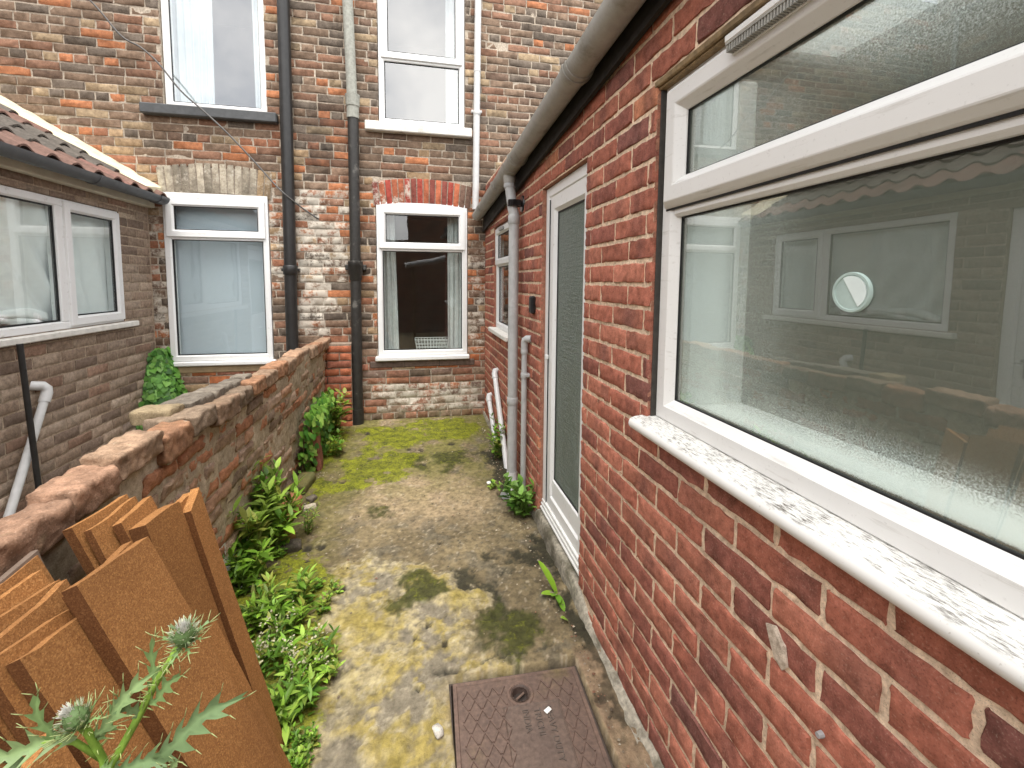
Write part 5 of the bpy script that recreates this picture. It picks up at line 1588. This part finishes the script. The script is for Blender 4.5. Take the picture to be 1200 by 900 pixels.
def grit():
    rng = np.random.default_rng(12); mb = MB()
    O = np.array([(1,0,0),(-1,0,0),(0,1,0),(0,-1,0),(0,0,1),(0,0,-1)], float); Fo = [(0,2,4),(2,1,4),(1,3,4),(3,0,4),(2,0,5),(1,2,5),(3,1,5),(0,3,5)]
    for k in range(900):
        e = rng.random()
        if e < .45: x, y = .635 - abs(rng.normal(0, .035)), rng.uniform(1.05, 4.4)
        elif e < .75: x, y = -.70 + abs(rng.normal(0, .10)), rng.uniform(1.9, 4.4)
        elif e < .85: x, y = rng.uniform(-.75, .65), 4.50 - abs(rng.normal(0, .05))
        else: x, y = rng.uniform(-.5, .6), rng.uniform(1.5, 4.3)
        if x < -.76 or (.08 < x < .6 and y < 1.53): continue
        r = rng.uniform(.0015, .0055) * (1.5 if rng.random() < .06 else 1)
        c = np.array([(.30, .25, .18), (.12, .09, .06), (.42, .36, .27), (.20, .10, .06), (.07, .055, .035)][int(rng.integers(5))]) * rng.uniform(.7, 1.2)
        mb.add(O * r * rng.uniform(.6, 1.3, (6, 1)) * np.array((1.3, 1.1, .7)) + np.array((x, y, float(gz(x, y)) + r * .3 + .006)), Fo, c)
    tag(mb.build("grit", MT['stem'], None), "loose grit and crumbs gathered along the wall bases", None, None, "stuff")
grit()

# ================================================================== PLANTS
LEAF_ST = [(0, 0), (.12, .42), (.32, .95), (.55, 1.0), (.78, .62), (.92, .25), (1, 0)]
def add_leaf(mb, p, d, up, L_, W_, col, droop=.3, fold=.25, st=LEAF_ST):
    d = Vector(d).normalized(); up = Vector(up); s = d.cross(up)
    if s.length < 1e-3: s = d.orthogonal()
    s.normalize(); u = s.cross(d).normalized()
    V = []; p = Vector(p)
    for (t, w_) in st:
        c = p + d * (t * L_ * (1 - .18 * droop * t)) - u * (droop * L_ * t * t * .55)
        e = w_ * W_ * .5
        V += [c - s * e + u * (fold * e), c, c + s * e + u * (fold * e)]
    f = []
    for i in range(len(st) - 1):
        f += [(i*3, i*3+1, i*3+4, i*3+3), (i*3+1, i*3+2, i*3+5, i*3+4)]
    mb.add([tuple(q) for q in V], f, col)

GREEN = [np.array((.17, .33, .030)), np.array((.25, .43, .045)), np.array((.11, .24, .025)), np.array((.32, .48, .075)), np.array((.30, .33, .06))]
def weed(label, base, n, height, leaf, spread, seed, name="weed", cat="weed", width=.42, lean=(0, 0), palette=GREEN, group=None, every=.035, flowers=0, creep=False, curl=.35, srad=.0022):
    rng = np.random.default_rng(seed)
    t = thing(name, label, cat, base, group)
    sm, lf = MB(), MB()
    b = np.array(base)
    for i in range(n):
        a = rng.uniform(0, 6.283); r = spread * math.sqrt(rng.random())
        o = b + np.array((math.cos(a) * r, math.sin(a) * r, 0))
        h = height * rng.uniform(.55, 1.1) * (1 - .35 * r / (spread + 1e-6))
        tilt = np.array((math.cos(a), math.sin(a), 0)) * rng.uniform(.1, .5) + np.array((lean[0], lean[1], 0))
        pts = []
        for k in range(7):
            s = k / 6
            pts.append(o + np.array((0, 0, 1)) * h * s * (1 - .15 * s) + tilt * h * s * s * .8 + rng.normal(0, .004, 3) * (k > 0))
        sm.tube(pts, [srad * (1.2 - .7 * k / 6) for k in range(7)], 5, (.13, .2, .04))
        m = max(3, int(h / every)); ph = rng.uniform(0, 3)
        base_c = palette[int(rng.integers(len(palette)))]
        for k in range(m):
            s = .12 + .88 * (k + rng.uniform(-.2, .2)) / max(1, m - 1); s = min(max(s, .05), 1)
            q = s * 6; i0 = min(int(q), 5); p = pts[i0] + (pts[i0+1] - pts[i0]) * (q - i0)
            for side in (0, 1):
                an = ph + k * 1.57 + side * 3.1416 + rng.normal(0, .3)
                el = rng.uniform(.1, .75) + .5 * (s > .85)
                d = np.array((math.cos(an) * math.cos(el), math.sin(an) * math.cos(el), math.sin(el)))
                L_ = leaf * rng.uniform(.6, 1.15) * (.75 + .5 * math.sin(3.0 * min(s, .95)))
                add_leaf(lf, p, d, (0, 0, 1), L_, L_ * width * rng.uniform(.8, 1.15), base_c * rng.uniform(.38, 1.25), curl * rng.uniform(.3, 1.6), .25)
        if flowers and rng.random() < flowers:
            fl = MB()
            for k in range(14):
                q = pts[-1] + rng.normal(0, .014, 3) + np.array((0, 0, .006))
                add_leaf(fl, q, rng.normal(0, 1, 3) + np.array((0, 0, .8)), (0, 0, 1), .010, .008, np.array((.55, .52, .34)) * rng.uniform(.7, 1.1), .2, .1)
            fl.build("flower", MT['leaf'], t)
    sm.build("stem", MT['stem'], t, smooth=True)
    lf.build("foliage", MT['leaf'], t, smooth=True)
    return t
zg = lambda x, y: float(gz(x, y))
weed("tall leafy weed between the chipboard stack and the loose bricks", (-.845, 2.46, zg(0, 2.5)), 60, .50, .090, .15, 1, width=.30, lean=(.02, -.06), every=.036)
weed("leafy weed clump low against the wall behind the chipboard", (-.78, 2.20, zg(0, 2.2)), 26, .26, .08, .10, 2, width=.30)
weed("bright weed clump growing from the mossy edge of the concrete", (-.55, 1.94, zg(0, 1.95)), 42, .19, .062, .13, 3, width=.28, every=.024)
weed("low weed mat spreading beside the bright clump", (-.45, 2.02, zg(0, 2.0)), 40, .09, .034, .11, 4, width=.5, every=.018)
weed("pale-flowering weed in the middle of the row by the chipboard", (-.46, 1.68, zg(0, 1.7)), 34, .17, .055, .12, 5, width=.26, flowers=.5, every=.022)
weed("ferny bright weed leaning over the yellow lichen", (-.375, 1.62, zg(0, 1.6)), 34, .10, .032, .075, 6, width=.36, every=.014, lean=(.3, 0))
weed("star-leaved weed nearest the lower end of the chipboard", (-.42, 1.47, zg(0, 1.45)), 22, .15, .062, .065, 7, width=.22, every=.022)
weed("dense mossy weed tuft at the bottom of the row", (-.375, 1.345, zg(0, 1.33)), 70, .070, .018, .065, 8, width=.55, every=.009)
weed("slender weed sprig by the dark stones", (-.60, 2.60, zg(0, 2.6)), 5, .22, .040, .03, 9, width=.22, every=.020)
weed("small round-leaved weed at the foot of the slender sprig", (-.70, 2.42, zg(0, 2.4)), 9, .07, .032, .06, 10, width=.6)
weed("leafy weed growing at the door's left bottom corner", (.625, 2.56, zg(0, 2.6)), 13, .28, .075, .05, 11, width=.46, lean=(-.25, -.1), palette=[np.array((.17, .34, .05)), np.array((.22, .40, .08)), np.array((.10, .25, .03))], every=.032)
weed("narrow leafy weed behind the grey downpipe", (.655, 3.42, zg(0, 3.4)), 14, .42, .06, .05, 12, width=.42, lean=(-.12, 0), every=.035)
weed("tiny sprout below the grey downpipe's shoe", (.53, 2.93, zg(0, 2.9)), 5, .05, .04, .03, 13, width=.5)
# hart's-tongue frond by the door
t = thing("fern", "bright tongue-shaped fern frond at the foot of the red brick wall", "fern", (.628, 1.86, .02))
lf = MB()
TON = [(0, .25), (.1, .6), (.3, .95), (.6, 1.0), (.85, .7), (.95, .35), (1, 0)]
for (d, L_, w_, c) in (((-.35, .35, .85), .17, .040, (.26, .46, .035)), ((-.8, -.1, .35), .085, .034, (.26, .44, .04)), ((-.1, -.6, .25), .09, .026, (.16, .34, .03)), ((-.5, -.5, .45), .06, .024, (.2, .38, .04)), ((.0, -.9, .1), .11, .03, (.17, .33, .03))):
    add_leaf(lf, (.628, 1.86, .02), d, (0, 0, 1), L_, w_, c, .25, .3, TON)
add_leaf(lf, (.625, 1.70, .02), (-.6, -.2, .6), (0, 0, 1), .05, .03, (.3, .5, .06), .3, .2)
lf.build("frond", MT['leaf'], t, smooth=True)
# creeper over the slab and ivy in the corner
IVY = [(0, 0), (.06, .55), (.22, 1.0), (.42, .82), (.55, .78), (.78, .42), (1, 0)]
def ivy(name, label, cat, place, n, leaf, palette, seed, stems):
    rng = np.random.default_rng(seed)
    t = thing(name, label, cat, stems[0][0])
    sm, lf = MB(), MB()
    for s in stems: sm.tube(s, [.006 - .004 * k / (len(s) - 1) for k in range(len(s))], 6, (.13, .09, .05))
    for i in range(n):
        p, nrm = place(rng)
        nrm = Vector(nrm).normalized()
        d = Vector((rng.normal(0, .55), rng.normal(0, .55), -1.0 + rng.normal(0, .35)))
        d = d - nrm * d.dot(nrm) + nrm * rng.uniform(.1, .6)
        L_ = leaf * rng.uniform(.6, 1.2)
        add_leaf(lf, p, d, nrm, L_, L_ * rng.uniform(.85, 1.1), palette[int(rng.integers(len(palette)))] * rng.uniform(.65, 1.35), rng.uniform(.1, .5), rng.uniform(-.15, .3), IVY)
    sm.build("stem", MT['stem'], t, smooth=True); lf.build("foliage", MT['leaf'], t, smooth=True)
def place_corner(rng):
    z = .12 + .72 * rng.random() ** 1.15
    f = (1 - (z - .1) / .78)
    a = rng.random() * 1.5708
    r = (.07 + .27 * f) * (.80 + .25 * rng.random())
    if rng.random() < .3: r *= rng.random()
    x = XL + .01 + r * math.sin(a) * .95; y = 4.52 - r * math.cos(a) * 1.25
    return (x, y, z), (math.sin(a), -math.cos(a), .25)
ivy("ivy_bush", "dense green ivy climbing the inside corner between the brown wall and the old house", "ivy", place_corner, 1300, .056, [np.array((.085, .22, .032)), np.array((.13, .31, .05)), np.array((.05, .15, .024)), np.array((.19, .37, .08))], 21, [[(-2.18, 4.47, 0), (-2.19, 4.48, .4), (-2.2, 4.5, .8)], [(-2.1, 4.48, 0), (-2.12, 4.5, .5)]])
def place_slab(rng):
    y = rng.uniform(3.28, 4.05); k = rng.random()
    z = .06 + .48 * rng.random() ** .9
    if 3.42 < y < 3.62 and rng.random() < .75: z = .42 + .10 * rng.random() 
    x = -.80 + .10 * rng.random() + (.03 if z > .4 else 0)
    return (x, y, z), (1, -.45, .3)
ivy("creeper", "leafy creeper trailing over the red slab at the low wall", "creeper", place_slab, 620, .048, [np.array((.10, .24, .03)), np.array((.17, .34, .05)), np.array((.055, .16, .024)), np.array((.25, .40, .08))], 22, [[(-.79, 3.3, .03), (-.78, 3.4, .35), (-.76, 3.6, .5)], [(-.79, 3.9, .05), (-.76, 3.8, .4)]])
weed("upright leafy shoot at the far end of the low wall", (-.70, 4.08, zg(0, 4.1)), 16, .56, .085, .06, 31, width=.42, every=.05)
weed("low leafy weed under the creeper, beside the mossy concrete", (-.66, 3.72, zg(0, 3.7)), 18, .22, .05, .09, 32, width=.5, every=.03)

# ---- spear thistle in the near corner
def thistle():
    t = thing("thistle", "spear thistle with two bristly grey-green heads in the near left corner", "thistle", (-.36, .60, .35))
    sm, lf, hd = MB(), MB(), MB()
    rng = np.random.default_rng(9)
    SC = (.20, .33, .05)
    s1 = [(-.372, .60, .35), (-.376, .60, .70), (-.370, .600, .853), (-.345, .605, .899), (-.323, .61, .943), (-.307, .612, .968), (-.294, .612, .990)]
    s2 = [(-.372, .60, .70), (-.378, .60, .80), (-.378, .598, .862), (-.390, .595, .905), (-.3965, .592, .922)]
    s3 = [(-.378, .598, .862), (-.400, .59, .90), (-.425, .585, .912), (-.455, .58, .905)]
    sm.tube(s1, [.006, .0055, .0048, .0046, .0043, .0042, .0045], 10, SC)
    sm.tube(s2, [.005, .0048, .0042, .0042, .0048], 10, SC)
    sm.tube(s3, [.0035, .0032, .003, .002], 8, SC)
    # spines along the stems
    for S_ in (s1, s2):
        P = [Vector(p) for p in S_]
        for i in range(2, len(P) - 1):
            for k in range(9):
                q = P[i] + (P[i+1] - P[i]) * rng.random()
                d = Vector(rng.normal(0, 1, 3)); d -= d.dot((P[i+1]-P[i]).normalized()) * (P[i+1]-P[i]).normalized(); d.normalize()
                sm.tube([q + d * .003, q + d * .007, q + d * .0125], [.0009, .0006, .0002], 4, (.38, .45, .16))
    def spiny(p0, p1, w_, bend, col, lobes=5, roll=(0, -1, .55)):
        p0, p1 = Vector(p0), Vector(p1); ax = p1 - p0; L_ = ax.length; d = ax.normalized()
        nrm = Vector(roll); nrm = (nrm - nrm.dot(d) * d).normalized(); s = d.cross(nrm).normalized()
        N = lobes * 4 + 1; V = []; 
        for k in range(N):
            q = k / (N - 1)
            env = math.sin(math.pi * min(1, q * .92 + .08)) ** .7
            ph = k % 4
            wl = (.26, .62, 1.0, .34)[ph] if q < .86 else .32
            e = w_ * .5 * env * wl * rng.uniform(.85, 1.15)
            c = p0 + d * (q * L_) + nrm * (bend * L_ * math.sin(math.pi * q) * .5) + s * (.04 * L_ * math.sin(q * 7))
            fw = (0, .006, .016, 0)[ph] * L_ / .1 * .8
            V += [c - s * e + d * fw + nrm * e * .35, c - s * e * .45 + nrm * e * .1, c, c + s * e * .45 + nrm * e * .1, c + s * e + d * fw + nrm * e * .35]
            if ph == 2 and q < .9:
                for sg in (-1, 1):
                    b = c + s * sg * e + d * fw + nrm * e * .35
                    lf.tube([b, b + (s * sg * .8 + d * .8 + nrm * .3) * .004, b + (s * sg * .9 + d + nrm * .4) * .008], [.0007, .0005, .0002], 4, (.40, .46, .20))
        f = []
        for k in range(N - 1):
            for j in range(4): f.append((k*5+j, k*5+j+1, (k+1)*5+j+1, (k+1)*5+j))
        cc = np.array([np.asarray(col) * (1.25 if i % 5 == 2 else rng.uniform(.85, 1.1)) for i in range(len(V))])
        lf.add([tuple(v) for v in V], f, cc)
        tip = V[-3]; lf.tube([tip, tip + d * .006, tip + d * .013], [.0009, .0006, .0002], 4, (.40, .46, .20))
    G1, G2, G3 = (.155, .235, .105), (.175, .27, .10), (.21, .30, .125)
    spiny((-.335, .602, .850), (-.214, .59, .925), .040, .16, G1, 6)
    spiny((-.330, .606, .918), (-.289, .60, .957), .024, .1, G2, 4)
    spiny((-.330, .606, .930), (-.3235, .61, 1.004), .018, -.15, G2, 4)
    spiny((-.338, .604, .905), (-.361, .60, .940), .024, .1, G1, 4)
    spiny((-.388, .597, .895), (-.318, .606, .964), .030, .12, G3, 6)
    spiny((-.385, .597, .890), (-.350, .600, .935), .026, -.1, G2, 4)
    spiny((-.398, .590, .905), (-.485, .575, .917), .036, .10, G3, 6)
    spiny((-.420, .586, .908), (-.430, .585, .974), .024, .1, G2, 4)
    spiny((-.445, .582, .90), (-.475, .57, .865), .036, .1, G1, 4)
    spiny((-.378, .598, .86), (-.352, .57, .862), .030, .1, G2, 4)
    spiny((-.372, .600, .85), (-.300, .58, .860), .034, .1, G1, 5)
    spiny((-.30, .58, .835), (-.285, .57, .872), .024, .1, G3, 4)
    spiny((-.455, .58, .845), (-.50, .56, .885), .034, .1, G2, 4)
    spiny((-.42, .58, .85), (-.405, .57, .868), .03, .1, G1, 4)
    for (c, ax, r) in (((-.290, .612, 1.000), (.06, -.25, 1), .0118), ((-.3985, .590, .931), (-.45, -.2, .85), .0118)):
        hd = MB()
        c = Vector(c); ax = Vector(ax).normalized(); a = ax.orthogonal().normalized(); b = ax.cross(a)
        # ovoid of overlapping spiny bracts, then the pale tuft
        hd.tube([c - ax * .016, c - ax * .010, c - ax * .002, c + ax * .005, c + ax * .011], [.005, r * .85, r, r * .82, r * .5], 14, (.12, .19, .07))
        for k in range(130):
            ph = rng.uniform(0, 6.283); h = rng.uniform(-.013, .011)
            rr = r * math.sqrt(max(.08, 1 - (h / .017) ** 2))
            o = (a * math.cos(ph) + b * math.sin(ph)); q = c + ax * h + o * rr
            d = (o * rng.uniform(.35, 1.0) + ax * rng.uniform(.5, 1.1)).normalized()
            cl = np.array((.20, .27, .13)) if rng.random() < .5 else np.array((.48, .50, .36))
            add_leaf(hd, q, d, o, rng.uniform(.006, .011), .0017, cl, -.1, .1)
        for k in range(90):
            ph = rng.uniform(0, 6.283); rr = rng.uniform(0, r * .55)
            o = (a * math.cos(ph) + b * math.sin(ph)); q = c + ax * .008 + o * rr
            add_leaf(hd, q, ax + o * rng.uniform(0, .5), o, rng.uniform(.008, .013), .0014, np.array((.62, .61, .56)) * rng.uniform(.8, 1.1), 0, .1)
        for k in range(7):   # long leafy bracts below the head
            ph = k * .9 + rng.normal(0, .2); o = (a * math.cos(ph) + b * math.sin(ph))
            q = c - ax * .013 + o * .006
            spiny(q, q + o * rng.uniform(.012, .026) + ax * rng.uniform(.0, .016), .009, .1, G2, 3, tuple(ax))
        hd.build("flower_head", MT['leaf'], t)
    sm.build("stem", MT['stem'], t, smooth=True); lf.build("leaf", MT['leaf'], t, smooth=True)
thistle()

# ================================================================== BEHIND THE CAMERA: what the windows mirror
rear = thing("brick_outbuilding", "dark brick outbuilding at the near end of the yard, mirrored in the old house windows", "outbuilding", (.8, -4.0, 0))
FO = Frame((0, -4.0, 0), (-1, 0, 0), (0, 1, 0))
mb = MB(FO); brick_field(mb, FO, -3.2, 2.2, 0, 4.2, .075, .225, [(.15, 2.3, 2.6, 4.3)], lambda r, u, v: (pick(r, [(.6, (.22, .12, .08)), (.4, (.17, .11, .08))]), np.zeros(3)), nu=1, nv=1, seed=91)
rw = mb.build("brick_wall", MT['brick'], rear)
mb = MB(FO); mortar_face(mb, FO, -3.2, 2.2, -.05, 4.2, [(.15, 2.3, 2.6, 4.3)], .3, (.2, .15, .11)); mb.build("mortar", MT['mortar'], rw)
mb = MB(); mb.box((-.14, -6, -.05), (3.2, -4.02, 4.19)); mb.box((-2.2, -6, -.05), (-.142, -4.02, 2.59)); mb.build("inner_wall", MT['darkroom'], rear)
mb = MB(); mb.tube([(-.2, -2.0, 1.82), (1.4, -2.0, 2.12)], .075, 14); mb.build("gutter", MT['whitepipe'], rear, smooth=True, sharp=50)
mb = MB(); mb.tube([(0.0, -2.08, -.05), (-.01, -2.08, 2.02)], .035, 10); mb.build("post", MT['lintelwood'], rear, smooth=True, sharp=50)
wing = thing("neighbour_wing", "two-storey brick rear wing above the tiled extension, mirrored in the fanlight", "house wing", (-3.95, 1.5, 0))
FN = Frame((-3.95, 0, 0), (0, 1, 0), (1, 0, 0))
mb = MB(FN); brick_field(mb, FN, 1.2, 3.95, 2.4, 5.4, .075, .225, [], lambda r, u, v: (pick(r, [(.6, (.15, .10, .07)), (.3, (.11, .08, .06)), (.1, (.25, .17, .11))]), np.zeros(3)), nu=1, nv=1, seed=93)
nw_ = mb.build("brick_wall", MT['brick'], wing)
mb = MB(FN); mortar_face(mb, FN, 1.2, 3.95, -.1, 5.4, [], .3, (.24, .2, .15)); mb.build("mortar", MT['mortar'], nw_)
mb = MB(FN); mb.tube([(3.72, 2.3, .05), (3.72, 4.15, .05)], .02, 12); mb.tube([(1.2, 4.16, .06), (3.75, 4.20, .06)], .026, 12); mb.build("pale_pipes", MT['mirrorpipe'], wing, smooth=True, sharp=50)
mb = MB(); mb.box((-6.0, 1.2, -.1), (-3.97, 3.95, 5.39)); mb.build("inner_wall", MT['darkroom'], wing)
